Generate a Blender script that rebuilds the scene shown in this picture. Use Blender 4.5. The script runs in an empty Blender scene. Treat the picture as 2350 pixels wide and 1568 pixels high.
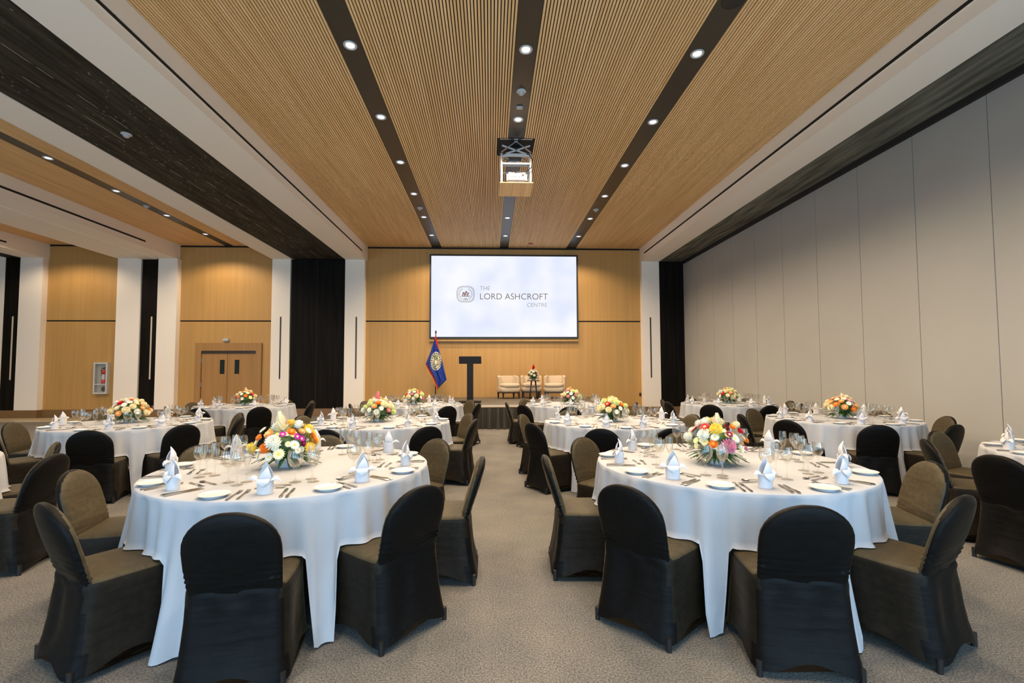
import bpy, bmesh, math, random
from mathutils import Vector, Matrix
PI = math.pi
random.seed(7)
sc = bpy.context.scene
COL = sc.collection

# ------------------------------------------------------------------ camera
W, H = 2350, 1568
F, CX, CY, YAW, PITCH, ROLL, HC = 1078.0, 1168.2, 802.7, 0.0396, 0.0475, -0.003, 1.4376
cam_d = bpy.data.cameras.new('camera')
cam = bpy.data.objects.new('camera', cam_d); COL.objects.link(cam)
fw = Vector((math.sin(YAW)*math.cos(PITCH), math.cos(YAW)*math.cos(PITCH), math.sin(PITCH)))
rt = Vector((math.cos(YAW), -math.sin(YAW), 0)); up = rt.cross(fw)
r2 = rt*math.cos(ROLL) + up*math.sin(ROLL); u2 = up*math.cos(ROLL) - rt*math.sin(ROLL)
M = Matrix((r2, u2, -fw)).transposed().to_4x4(); M.translation = Vector((0, 0, HC))
cam.matrix_world = M
cam_d.sensor_width = 36; cam_d.lens = F/W*36
cam_d.shift_x = (W/2-CX)/W; cam_d.shift_y = (CY-H/2)/W
cam_d.clip_start = 0.05; cam_d.clip_end = 100
sc.camera = cam

# ------------------------------------------------------------------ light and exposure
sc.view_settings.view_transform = 'Standard'; sc.view_settings.look = 'None'
sc.view_settings.gamma = 1; sc.view_settings.use_curve_mapping = False
sc.view_settings.exposure = 0.50
sc.cycles.use_denoising = True
sc.cycles.max_bounces = 8; sc.cycles.diffuse_bounces = 4; sc.cycles.glossy_bounces = 3
sc.cycles.transparent_max_bounces = 24; sc.cycles.transmission_bounces = 4
sc.cycles.caustics_reflective = False; sc.cycles.caustics_refractive = False
sc.cycles.sample_clamp_indirect = 4
world = bpy.data.worlds.new('world'); sc.world = world; world.use_nodes = True
world.node_tree.nodes['Background'].inputs[0].default_value = (0.62, 0.78, 1.0, 1)
world.node_tree.nodes['Background'].inputs[1].default_value = 1.0
SPOT_W = 164.0           # each ceiling downlight
SPOT_COL = (1.0, 0.79, 0.57)
FILL_W = 185.0            # added cool fill at each made-up rear opening, in place of camera flash
FILL_COL = (0.36, 0.67, 1.0)

# ------------------------------------------------------------------ helpers
def mat(name, col, rough=0.6, metal=0.0, spec=0.5, **k):
    m = bpy.data.materials.new(name); m.use_nodes = True
    b = m.node_tree.nodes['Principled BSDF']
    b.inputs['Base Color'].default_value = (*col, 1); b.inputs['Roughness'].default_value = rough
    b.inputs['Metallic'].default_value = metal; b.inputs['Specular IOR Level'].default_value = spec
    for a, v in k.items(): b.inputs[a.replace('_', ' ')].default_value = v
    return m
def noisy(m, c1, c2, scale=(5, 5, 5), detail=4, bump=0.0, lo=0.35, hi=0.65, coord='Object', nscale=1.0, dist=0.01):
    nt = m.node_tree; N = nt.nodes; L = nt.links; b = N['Principled BSDF']
    tc = N.new('ShaderNodeTexCoord'); mp = N.new('ShaderNodeMapping'); mp.inputs['Scale'].default_value = scale
    no = N.new('ShaderNodeTexNoise'); no.inputs['Scale'].default_value = nscale; no.inputs['Detail'].default_value = detail
    cr = N.new('ShaderNodeValToRGB'); cr.color_ramp.elements[0].position = lo; cr.color_ramp.elements[1].position = hi
    cr.color_ramp.elements[0].color = (*c1, 1); cr.color_ramp.elements[1].color = (*c2, 1)
    L.new(tc.outputs[coord], mp.inputs[0]); L.new(mp.outputs[0], no.inputs[0]); L.new(no.outputs[0], cr.inputs[0]); L.new(cr.outputs[0], b.inputs['Base Color'])
    if bump:
        bp = N.new('ShaderNodeBump'); bp.inputs['Strength'].default_value = bump; bp.inputs['Distance'].default_value = dist
        L.new(no.outputs[0], bp.inputs['Height']); L.new(bp.outputs[0], b.inputs['Normal'])
    return m
def emis(name, col, s):
    m = bpy.data.materials.new(name); m.use_nodes = True; N = m.node_tree.nodes
    N.remove(N['Principled BSDF']); e = N.new('ShaderNodeEmission'); e.inputs[0].default_value = (*col, 1); e.inputs[1].default_value = s
    m.node_tree.links.new(e.outputs[0], N['Material Output'].inputs[0]); return m

M_ = {}
M_['slat'] = noisy(mat('slat_wood', (.5, .3, .14), .55, spec=.3), (.76, .45, .18), (.95, .63, .31), (26, .5, 26), 3, 0.0, .3, .7)
M_['veneer'] = noisy(mat('wall_veneer', (.5, .3, .14), .5, spec=.35), (.45, .252, .074), (.53, .305, .098), (9, 9, .35), 5, 0.0, .25, .75)
M_['doorwood'] = noisy(mat('door_veneer', (.3, .17, .06), .5, spec=.35), (.33, .17, .05), (.40, .21, .07), (12, 12, .5), 5, 0, .25, .75)
M_['gap'] = mat('dark_backing', (.012, .009, .007), .8)
M_['channel'] = mat('dark_channel', (.035, .027, .018), .38, spec=.6)
M_['white'] = mat('white_paint', (.90, .81, .69), .7, spec=.2)
M_['partition'] = noisy(mat('partition_panel', (.45, .43, .39), .8, spec=.15), (.375, .358, .318), (.40, .382, .34), (.7, .7, .7), 2)
M_['joint'] = mat('panel_joint', (.16, .15, .13), .8)
M_['darkwood'] = noisy(mat('dark_stained_wood', (.012, .009, .006), .6, spec=.1), (.004, .003, .002), (.010, .007, .0045), (10, 10, .6), 4)
# dark acoustic soffit: fine fibres with scattered pale flecks
m = noisy(mat('dark_acoustic_board', (.03, .027, .018), .75, spec=.2), (.022, .017, .011), (.062, .052, .033), (14, 1.2, 14), 5)
nt = m.node_tree; N = nt.nodes; b = N['Principled BSDF']
tc = N.new('ShaderNodeTexCoord'); mp = N.new('ShaderNodeMapping'); mp.inputs['Scale'].default_value = (15, 8, 15)
vo = N.new('ShaderNodeTexVoronoi'); vo.inputs['Scale'].default_value = 1.0
cr = N.new('ShaderNodeValToRGB'); cr.color_ramp.elements[0].position = .10; cr.color_ramp.elements[1].position = .19
cr.color_ramp.elements[0].color = (1, 1, 1, 1); cr.color_ramp.elements[1].color = (0, 0, 0, 1)
n2 = N.new('ShaderNodeTexNoise'); n2.inputs['Scale'].default_value = .9
c2 = N.new('ShaderNodeValToRGB'); c2.color_ramp.elements[0].position = .42; c2.color_ramp.elements[1].position = .58
mu = N.new('ShaderNodeMath'); mu.operation = 'MULTIPLY'
mx = N.new('ShaderNodeMix'); mx.data_type = 'RGBA'; mx.inputs['B'].default_value = (.30, .27, .20, 1)
old = b.inputs['Base Color'].links[0].from_socket
nt.links.new(tc.outputs['Object'], mp.inputs[0]); nt.links.new(mp.outputs[0], vo.inputs[0]); nt.links.new(vo.outputs['Distance'], cr.inputs[0])
nt.links.new(tc.outputs['Object'], n2.inputs[0]); nt.links.new(n2.outputs[0], c2.inputs[0])
nt.links.new(cr.outputs[0], mu.inputs[0]); nt.links.new(c2.outputs[0], mu.inputs[1]); nt.links.new(mu.outputs[0], mx.inputs['Factor'])
nt.links.new(old, mx.inputs['A']); nt.links.new(mx.outputs['Result'], b.inputs['Base Color'])
# two long pale scuff lines running down the board
sx = N.new('ShaderNodeSeparateXYZ'); nt.links.new(tc.outputs['Object'], sx.inputs[0]); acc = None
for x0 in (-5.62, -5.98):
    a1 = N.new('ShaderNodeMath'); a1.operation = 'COMPARE'; a1.inputs[1].default_value = x0; a1.inputs[2].default_value = .008; nt.links.new(sx.outputs['X'], a1.inputs[0])
    if acc is None: acc = a1
    else:
        a2 = N.new('ShaderNodeMath'); a2.operation = 'ADD'; nt.links.new(acc.outputs[0], a2.inputs[0]); nt.links.new(a1.outputs[0], a2.inputs[1]); acc = a2
n3 = N.new('ShaderNodeTexNoise'); n3.inputs['Scale'].default_value = 3.0; c3 = N.new('ShaderNodeValToRGB'); c3.color_ramp.elements[0].position = .47; c3.color_ramp.elements[1].position = .55
nt.links.new(tc.outputs['Object'], n3.inputs[0]); nt.links.new(n3.outputs[0], c3.inputs[0])
m3 = N.new('ShaderNodeMath'); m3.operation = 'MULTIPLY'; nt.links.new(acc.outputs[0], m3.inputs[0]); nt.links.new(c3.outputs[0], m3.inputs[1])
m4 = N.new('ShaderNodeMath'); m4.operation = 'MAXIMUM'; nt.links.new(m3.outputs[0], m4.inputs[0]); nt.links.new(mu.outputs[0], m4.inputs[1]); nt.links.new(m4.outputs[0], mx.inputs['Factor'])
M_['acoustic'] = m
M_['acoustic_plain'] = noisy(mat('dark_ribbed_board', (.05, .045, .03), .7, spec=.25), (.09, .085, .06), (.23, .215, .16), (10, 1, 10), 5)
M_['base'] = mat('baseboard_wood', (.21, .115, .045), .45)
M_['stagetop'] = noisy(mat('stage_deck', (.2, .17, .12), .6), (.085, .068, .048), (.115, .095, .068), (2, 2, 2), 3)
M_['edge'] = mat('stage_edge', (.62, .53, .41), .5)
M_['skirt'] = mat('stage_skirt_cloth', (.020, .016, .010), .6, Sheen_Weight=.15)
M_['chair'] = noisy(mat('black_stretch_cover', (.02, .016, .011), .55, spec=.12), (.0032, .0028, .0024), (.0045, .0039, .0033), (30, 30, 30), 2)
M_['chair'].node_tree.nodes['Principled BSDF'].inputs['Sheen Weight'].default_value = .09
M_['chair'].node_tree.nodes['Principled BSDF'].inputs['Sheen Roughness'].default_value = .25
M_['chair'].node_tree.nodes['Principled BSDF'].inputs['Sheen Tint'].default_value = (.80, .64, .38, 1)
M_['cover_lit'] = noisy(mat('stretch_cover_lit', (.08, .06, .03), .6, spec=.2), (.048, .036, .017), (.062, .046, .022), (30, 30, 30), 2)  # same cover fabric; light on seat tops and backrest fronts painted in
M_['skirting'] = noisy(mat('stretch_cover_side', (.03, .02, .013), .6, spec=.15), (.0095, .0068, .0038), (.0135, .0098, .0055), (30, 30, 30), 2)  # same fabric, browner tone painted in where light reaches the sides
for k_ in ('cover_lit', 'skirting'):
    b = M_[k_].node_tree.nodes['Principled BSDF']; b.inputs['Sheen Weight'].default_value = .15; b.inputs['Sheen Roughness'].default_value = .25; b.inputs['Sheen Tint'].default_value = (.80, .64, .38, 1)
for k_ in ('chair', 'cover_lit', 'skirting'):
    nt = M_[k_].node_tree; N = nt.nodes; tc = N.new('ShaderNodeTexCoord'); mp = N.new('ShaderNodeMapping'); mp.inputs['Scale'].default_value = (2.2, 2.2, 13); mp.inputs['Rotation'].default_value = (.25, .3, 0)
    no = N.new('ShaderNodeTexNoise'); no.inputs['Scale'].default_value = 1.6; no.inputs['Detail'].default_value = 2; bp = N.new('ShaderNodeBump'); bp.inputs['Strength'].default_value = .22; bp.inputs['Distance'].default_value = .02
    nt.links.new(tc.outputs['Object'], mp.inputs[0]); nt.links.new(mp.outputs[0], no.inputs[0]); nt.links.new(no.outputs[0], bp.inputs['Height']); nt.links.new(bp.outputs[0], N['Principled BSDF'].inputs['Normal'])
M_['foot'] = mat('black_rubber', (.008, .007, .006), .5)
M_['cloth'] = noisy(mat('white_table_linen', (.8, .8, .8), .85, spec=.15), (.385, .395, .415), (.43, .44, .455), (3, 3, 3), 3, .05)
M_['napkin'] = mat('white_napkin_linen', (.60, .58, .58), .85, spec=.15)
M_['china'] = mat('white_china', (.60, .59, .57), .25, spec=.5)
M_['steel'] = mat('polished_steel', (.50, .47, .42), .22, 1.0)
M_['bowl'] = mat('pale_ceramic', (.60, .63, .66), .35)
M_['metalwhite'] = mat('white_metal', (.55, .54, .51), .45)
M_['chrome'] = mat('brushed_metal', (.6, .6, .6), .3, 1.0)
M_['plastic'] = mat('white_plastic', (.48, .47, .46), .4)
M_['black'] = mat('black_plastic', (.012, .012, .012), .4)
M_['podium'] = mat('black_lacquer', (.012, .010, .009), .5, spec=.2)
M_['cream'] = mat('cream_upholstery', (.56, .44, .30), .8, spec=.2, Sheen_Weight=.1)
M_['walnut'] = mat('dark_walnut', (.035, .018, .010), .4)
M_['lens'] = emis('lamp_lens', (.95, .88, .92), 1.15)
M_['blue'] = noisy(mat('blue_satin', (.01, .04, .28), .35, spec=.5), (.006, .022, .17), (.016, .055, .36), (26, 26, 2), 3)
M_['red'] = mat('red_satin', (.62, .02, .012), .4)
M_['gold'] = mat('gold_fringe', (.72, .42, .08), .5)
M_['sealwhite'] = mat('seal_white', (.78, .72, .56), .6)
M_['sealgreen'] = mat('seal_green', (.05, .08, .02), .6)
M_['sealskin'] = mat('seal_brown', (.28, .20, .10), .6)
M_['logo'] = mat('logo_grey', (.09, .085, .085), .9, spec=0)
M_['logobrown'] = mat('logo_brown', (.17, .085, .07), .9, spec=0)
M_['redpaint'] = mat('red_enamel', (.5, .02, .015), .3)
M_['leaf'] = noisy(mat('leaf_green', (.03, .09, .015), .5), (.018, .055, .010), (.07, .15, .03), (20, 20, 20), 2)
M_['leafpale'] = mat('leaf_grey_green', (.22, .34, .20), .6)
FC = {'white': (.82, .80, .68), 'cream': (.85, .74, .45), 'yellow': (.86, .62, .09), 'orange': (.88, .26, .03), 'apricot': (.88, .45, .16), 'red': (.65, .012, .015),
      'pink': (.66, .24, .34), 'rose': (.80, .26, .28), 'magenta': (.42, .012, .25), 'burgundy': (.22, .01, .05), 'palegreen': (.70, .76, .32)}
for k, c in FC.items():
    M_['fl_'+k] = mat(k+'_petal', c, .6, spec=.25, Subsurface_Weight=0.0)
# thin clear glass: mostly lets light pass, brighter reflections at grazing angles
g = bpy.data.materials.new('clear_glass'); g.use_nodes = True; N = g.node_tree.nodes; L = g.node_tree.links
N.remove(N['Principled BSDF']); tr = N.new('ShaderNodeBsdfTransparent'); tr.inputs[0].default_value = (.965, .965, .955, 1)
gl = N.new('ShaderNodeBsdfGlossy'); gl.inputs['Roughness'].default_value = .04; gl.inputs[0].default_value = (1, .94, .86, 1)
lw = N.new('ShaderNodeLayerWeight'); lw.inputs[0].default_value = .28
mr = N.new('ShaderNodeMapRange'); mr.inputs[3].default_value = .025; mr.inputs[4].default_value = .55
mixs = N.new('ShaderNodeMixShader')
L.new(lw.outputs['Facing'], mr.inputs[0]); L.new(mr.outputs[0], mixs.inputs[0]); L.new(tr.outputs[0], mixs.inputs[1]); L.new(gl.outputs[0], mixs.inputs[2])
L.new(mixs.outputs[0], N['Material Output'].inputs[0]); M_['glass'] = g
M_['pane'] = mat('dark_glazing', (.01, .016, .013), .08, spec=.6)
# carpet: short mottled pile
cm = noisy(mat('grey_carpet', (.25, .23, .19), .95, spec=.05), (.080, .074, .066), (.235, .222, .200), (110, 110, 110), 3, .5, .32, .68, dist=.004)
nt = cm.node_tree; N = nt.nodes; b = N['Principled BSDF']
n2 = N.new('ShaderNodeTexNoise'); n2.inputs['Scale'].default_value = 2.2; n2.inputs['Detail'].default_value = 4
tc2 = N.new('ShaderNodeTexCoord'); c2 = N.new('ShaderNodeValToRGB'); c2.color_ramp.elements[0].position = .35; c2.color_ramp.elements[1].position = .65
c2.color_ramp.elements[0].color = (.86, .87, .88, 1); c2.color_ramp.elements[1].color = (1.05, 1.03, 1, 1)
mx = N.new('ShaderNodeMix'); mx.data_type = 'RGBA'; mx.blend_type = 'MULTIPLY'; mx.inputs['Factor'].default_value = 1
old = b.inputs['Base Color'].links[0].from_socket
nt.links.new(tc2.outputs['Object'], n2.inputs[0]); nt.links.new(n2.outputs[0], c2.inputs[0]); nt.links.new(old, mx.inputs['A']); nt.links.new(c2.outputs[0], mx.inputs['B'])
nt.links.new(mx.outputs['Result'], b.inputs['Base Color'])
M_['carpet'] = cm
M_['tile'] = mat('pale_floor_tile', (.42, .35, .23), .35)

class MB:
    def __init__(s): s.v = []; s.f = []; s.m = []
    def add(s, vs, fs, mi=0):
        o = len(s.v); s.v += [tuple(v) for v in vs]; s.f += [tuple(i+o for i in f) for f in fs]; s.m += [mi]*len(fs); return s
    def box(s, x0, x1, y0, y1, z0, z1, mi=0):
        return s.add([(x, y, z) for z in (z0, z1) for y in (y0, y1) for x in (x0, x1)],
                     [(0, 2, 3, 1), (4, 5, 7, 6), (0, 1, 5, 4), (2, 6, 7, 3), (0, 4, 6, 2), (1, 3, 7, 5)], mi)
    def rings(s, R, cap0=True, cap1=True, mi=0):
        n = len(R[0]); vs = [p for r in R for p in r]; fs = []
        for k in range(len(R)-1):
            for i in range(n):
                j = (i+1) % n; fs.append((k*n+i, k*n+j, (k+1)*n+j, (k+1)*n+i))
        if cap0: fs.append(tuple(range(n-1, -1, -1)))
        if cap1: fs.append(tuple((len(R)-1)*n+i for i in range(n)))
        return s.add(vs, fs, mi)
    def lathe(s, prof, n=24, c=(0, 0, 0), cap0=True, cap1=True, mi=0):
        return s.rings([[(c[0]+r*math.cos(2*PI*i/n), c[1]+r*math.sin(2*PI*i/n), c[2]+z) for i in range(n)] for r, z in prof], cap0, cap1, mi)
    def tube(s, pts, rad, n=8, mi=0):
        pts = [Vector(p) for p in pts]; R = []
        for i, p in enumerate(pts):
            d = (pts[min(i+1, len(pts)-1)]-pts[max(i-1, 0)]).normalized()
            a = d.cross(Vector((0, 0, 1))); a = Vector((1, 0, 0)) if a.length < 1e-4 else a.normalized(); b2 = d.cross(a)
            rr = rad[i] if isinstance(rad, (list, tuple)) else rad
            R.append([tuple(p+a*rr*math.cos(2*PI*k/n)+b2*rr*math.sin(2*PI*k/n)) for k in range(n)])
        return s.rings(R, mi=mi)
    def bar(s, a, b2, w, h, mi=0):      # rectangular bar between two points
        a, b2 = Vector(a), Vector(b2); d = (b2-a).normalized(); q = d.cross(Vector((0, 0, 1)))
        q = Vector((1, 0, 0)) if q.length < 1e-4 else q.normalized(); t = q.cross(d)
        return s.rings([[tuple(p+q*sx*w/2+t*sy*h/2) for sx, sy in ((-1, -1), (1, -1), (1, 1), (-1, 1))] for p in (a, b2)], mi=mi)
    def mesh(s, name, mats, smooth=False, bevel=0):
        me = bpy.data.meshes.new(name); me.from_pydata(s.v, [], s.f); me.update()
        for m in (mats if isinstance(mats, (list, tuple)) else [mats]): me.materials.append(m)
        for p, mi in zip(me.polygons, s.m): p.material_index = mi; p.use_smooth = smooth
        bm = bmesh.new(); bm.from_mesh(me); bmesh.ops.recalc_face_normals(bm, faces=bm.faces)
        if bevel: bmesh.ops.bevel(bm, geom=list(bm.edges), offset=bevel, segments=2, affect='EDGES', clamp_overlap=True)
        bm.to_mesh(me); bm.free()
        if smooth: me.shade_smooth() if hasattr(me, 'shade_smooth') else None
        return me
def obj(name, me, parent=None, loc=None, rz=0, rot=None):
    o = bpy.data.objects.new(name, me); COL.objects.link(o)
    if parent is not None: o.parent = parent
    if loc is not None: o.location = loc
    if rot is not None: o.rotation_euler = rot
    elif rz: o.rotation_euler = (0, 0, rz)
    return o
def tag(o, label, cat, group=None, kind=None):
    o['label'] = label; o['category'] = cat
    if group: o['group'] = group
    if kind: o['kind'] = kind
    return o
def empty(name, loc=(0, 0, 0), rz=0): 
    o = obj(name, None, None, loc, rz); o.empty_display_size = .1; return o
def struct(name, me=None, parent=None):
    o = obj(name, me, parent)
    if parent is None: o['kind'] = 'structure'
    return o
def auto(me, ang=35):
    for p in me.polygons: p.use_smooth = True
    bm = bmesh.new(); bm.from_mesh(me)
    for e in bm.edges:
        if len(e.link_faces) == 2 and e.calc_face_angle(0) > math.radians(ang): e.smooth = False
    bm.to_mesh(me); bm.free(); return me

# ------------------------------------------------------------------ room shell
ZC, ZS = 5.705, 5.22            # slatted ceiling and bulkhead soffit
YB, YR = 16.0, -2.2             # stage wall, rear wall
XL, XR = -16.4, 6.65
XA, XB = -4.17, 5.19            # main bay ceiling edges
fl = struct('floor', MB().box(XL-.2, XR+.3, YR-.2, YB+.2, -.1, 0).mesh('floor', M_['carpet']))
fb = struct('trim_1', MB().box(XL, -7.4, 14.5, 15.75, .001, .006).mesh('trim_1', M_['tile']))

ceiling = struct('ceiling')
struct('ceiling_slab', MB().box(XL-.2, XR+.3, YR-.2, YB+.2, ZC+.018, ZC+.22).mesh('ceiling_slab', M_['gap']), ceiling)
def slats(x0, x1, pitch, wd, z, h, y0, y1, m, name, holes=()):
    mb = MB(); n = max(1, round((x1-x0)/pitch)); p = (x1-x0)/n
    for i in range(n):
        a = x0+i*p+(p-wd)/2; seg = [(y0, y1)]
        for hx0, hx1, hy0, hy1 in holes:
            if a+wd > hx0 and a < hx1: seg = [(y0, hy0), (hy1, y1)]
        for s0, s1 in seg: mb.box(a, a+wd, s0, s1, z, z+h)
    return struct(name, mb.mesh(name, m), ceiling)
LIFT = (.16, .80, 8.38, 9.08)
S1, S2, S3 = (-1.99, -1.67), (.33, .62), (2.62, 2.96)
for x0, x1 in ((XA, S1[0]), (S1[1], S2[0]), (S2[1], S3[0]), (S3[1], XB)):
    slats(x0, x1, .040, .0262, ZC, .018, YR, YB-.02, M_['slat'], 'slat_panel', (LIFT,))
LB = (-8.92, -8.64)             # channel of the left bay
slats(-10.38, LB[0], .040, .0262, ZC, .018, YR, YB-.02, M_['slat'], 'slat_panel')
slats(LB[1], -7.24, .040, .0262, ZC, .018, YR, YB-.02, M_['slat'], 'slat_panel')
slats(-14.62, -12.32, .040, .0262, ZC, .018, YR, YB-.02, M_['slat'], 'slat_panel')
for a, b2 in (S1, S3, LB):
    struct('light_channel', MB().box(a, b2, YR, YB-.02, ZC+.012, ZC+.03).mesh('light_channel', M_['channel']), ceiling)
struct('light_channel', MB().box(S2[0], S2[1], YR, LIFT[2], ZC+.012, ZC+.03).box(S2[0], S2[1], LIFT[3], YB-.02, ZC+.012, ZC+.03).mesh('light_channel', M_['channel']), ceiling)
# bulkheads: white faces and soffits with a dark ribbed soffit between
def bulk(x0, x1, name='bulkhead', m='white'):
    return struct(name, MB().box(x0, x1, YR, YB, ZS, ZC+.11).mesh(name, M_[m]), ceiling)
bulk(-4.86, XA); bulk(-7.26, -6.60); bulk(-11.0, -10.38); bulk(-12.3, -11.0)
bulk(-15.33, -14.60); bulk(-16.6, -15.8); bulk(XB, 5.80)
struct('beam_recess', MB().box(-11.55, -11.0, YR, YB, ZS-.03, ZS).mesh('beam_recess', M_['white']), ceiling)
struct('dark_backing', MB().box(-6.6, -4.86, YR, YB, ZS+.04, ZS+.08).box(5.8, XR+.2, YR, YB, ZS+.04, ZS+.08).box(-15.8, -15.33, YR, YB, ZS, ZS+.08).mesh('dark_backing', M_['gap']), ceiling)
slats(-6.6, -4.86, .029, .024, ZS+.012, .02, YR, YB-.2, M_['acoustic'], 'dark_soffit')
slats(5.80, 6.60, .029, .022, ZS+.005, .02, YR, YB-.2, M_['acoustic_plain'], 'dark_soffit')

# stage wall: veneer panels over a dark backing, joints left open
wb = struct('wall_back')
struct('wall_core', MB().box(XL-.2, XR+.3, YB+.03, YB+.2, 0, ZC+.2).mesh('wall_core', M_['gap']), wb)
def wood(x0, x1):
    struct('veneer_panel', MB().box(x0, x1, YB, YB+.03, 0, 3.145).mesh('veneer_panel', M_['veneer']), wb)
    struct('veneer_panel', MB().box(x0, x1, YB, YB+.03, 3.19, ZC-.05).mesh('veneer_panel', M_['veneer']), wb)
wood(XA-.2, XB+.2); wood(-10.5, -7.1); wood(-14.8, -12.1)
def pil(x0, x1, m, z0=0, y=YB-.2, name='pilaster'):
    return struct(name, MB().box(x0, x1, y, YB+.02, z0, ZS).mesh(name, M_[m]), wb)
for a, b2 in ((-4.86, -4.21), (-7.26, -6.66), (-10.95, -10.33), (-12.25, -11.50), (-15.33, -14.62), (XB, 5.80)): pil(a, b2, 'white')
pil(-16.5, -15.8, 'white')
for a, b2 in ((-6.62, -4.86), (-11.46, -10.95), (-15.8, -15.33), (5.80, XR)): pil(a, b2, 'darkwood', .26, YB-.18, 'dark_panel')
struct('panel_seam', MB().box(-5.79, -5.775, YB-.184, YB-.18, .26, ZS).mesh('panel_seam', M_['gap']), wb)
for x in (-6.95, -4.47, 5.47): struct('slot', MB().box(x-.022, x+.022, YB-.206, YB-.19, 1.23, 3.29).mesh('slot', M_['walnut']), wb)
for x in (-11.12, -15.5): struct('slot', MB().box(x-.022, x+.022, YB-.19, YB-.17, 1.23, 3.29).mesh('slot', M_['edge']), wb)
bb = MB()
for a, b2, y in ((-16.4, -14.6, YB-.22), (-14.62, -12.2, YB-.03), (-12.26, -10.3, YB-.22), (-10.36, -9.78, YB-.03), (-7.58, -7.2, YB-.03), (-7.27, -4.19, YB-.22), (-4.2, 5.2, YB-.03), (5.17, XR-.01, YB-.22)):
    bb.box(a, b2, y, YB, 0, .25)
struct('baseboard_back', bb.mesh('baseboard_back', M_['base']))
# folding partition on the right
wr = struct('wall_right')
ys = [YR]+[5.88-1.115*k for k in range(9, 0, -1)]+[5.88+1.115*k for k in range(0, 9)]+[YB-.18]
ys = [y for y in ys if YR <= y <= YB-.18]
struct('wall_core', MB().box(XR+.03, XR+.2, YR, YB, 0, ZC).mesh('wall_core', M_['joint']), wr)
for a, b2 in zip(ys[:-1], ys[1:]):
    if b2-a > .05: struct('partition_panel', MB().box(XR, XR+.04, a+.004, b2-.004, .02, ZS-.02).mesh('partition_panel', M_['partition'], bevel=.003), wr)
struct('trim_2', MB().box(6.58, XR+.02, YR, YB-.18, 5.135, ZS+.03).mesh('trim_2', M_['gap']))
wl = struct('wall_left', MB().box(XL-.2, XL, YR, YB, 0, ZC).mesh('wall_left', M_['partition']))
# unseen rear wall set close, with added windows for a flash-like fill
wn = struct('wall_rear'); mb = MB(); fill_wins = [(-15.2, -12.4), (-10.2, -7.4), (-3.9, -.9), (-.4, 2.6), (3.0, 6.0)]
xs = [XL-.2]+[v for w in fill_wins for v in w]+[XR+.3]
for i in range(0, len(xs), 2): mb.box(xs[i], xs[i+1], YR-.2, YR, 0, ZC)
for a, b2 in fill_wins: mb.box(a, b2, YR-.2, YR, 3.4, ZC)
struct('wall_panel', mb.mesh('wall_panel', M_['veneer']), wn)
for k, (a, b2) in enumerate(fill_wins):
    w = struct('window_%d' % (k+1)); mb = MB()
    mb.box(a, a+.06, YR-.14, YR-.06, 0, 3.4).box(b2-.06, b2, YR-.14, YR-.06, 0, 3.4).box(a+.06, b2-.06, YR-.14, YR-.06, 3.34, 3.4).box((a+b2)/2-.03, (a+b2)/2+.03, YR-.14, YR-.06, .06, 3.34).box(a+.06, b2-.06, YR-.14, YR-.06, 0, .06)
    obj('window_frame', mb.mesh('window_frame', M_['black']), w)
    obj('window_pane', MB().box(a+.06, b2-.06, YR-.105, YR-.098, .06, 3.34).mesh('window_pane', M_['glass']), w)
    ld = bpy.data.lights.new('flash_fill', 'AREA'); ld.shape = 'RECTANGLE'; ld.size = b2-a; ld.size_y = 3.3; ld.energy = FILL_W; ld.color = FILL_COL  # lamp added to imitate a flash from the camera side
    lo = bpy.data.objects.new('flash_fill', ld); COL.objects.link(lo); lo.location = ((a+b2)/2, YR-.25, 1.7); lo.rotation_euler = (PI/2, 0, 0)

# double door in the left bay
d = struct('door_1'); DX = -8.73
mb = MB(); mb.box(-9.78, -9.58, YB-.06, YB, 0, 2.43).box(-7.80, -7.62, YB-.06, YB, 0, 2.43).box(-9.58, -7.80, YB-.06, YB, 2.17, 2.43)
obj('door_frame', mb.mesh('door_frame', M_['doorwood']), d)
for s in (0, 1):
    x0, x1 = ((-9.565, DX-.008), (DX+.008, -7.81))[s]; w0 = (-8.98, -8.50)[s]
    mb = MB(); mb.box(x0, w0, YB-.028, YB-.002, .01, 2.15).box(w0+.155, x1, YB-.028, YB-.002, .01, 2.15).box(w0, w0+.155, YB-.028, YB-.002, .01, 1.40).box(w0, w0+.155, YB-.028, YB-.002, 1.87, 2.15)
    lf = obj('door_leaf', mb.mesh('door_leaf', M_['doorwood']), d)
    obj('vision_panel', MB().box(w0, w0+.155, YB-.018, YB-.006, 1.40, 1.87).mesh('vision_panel', M_['pane']), lf)
for z in (1.85, 1.05, .35): obj('hinge', MB().box(-9.575, -9.55, YB-.045, YB-.028, z-.07, z+.07).mesh('hinge', M_['chrome']), d)
obj('header_band', MB().box(-9.58, -7.80, YB-.045, YB-.028, 2.08, 2.17).mesh('header_band', M_['walnut']), d)  # dark band across the top of both leaves

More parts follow.
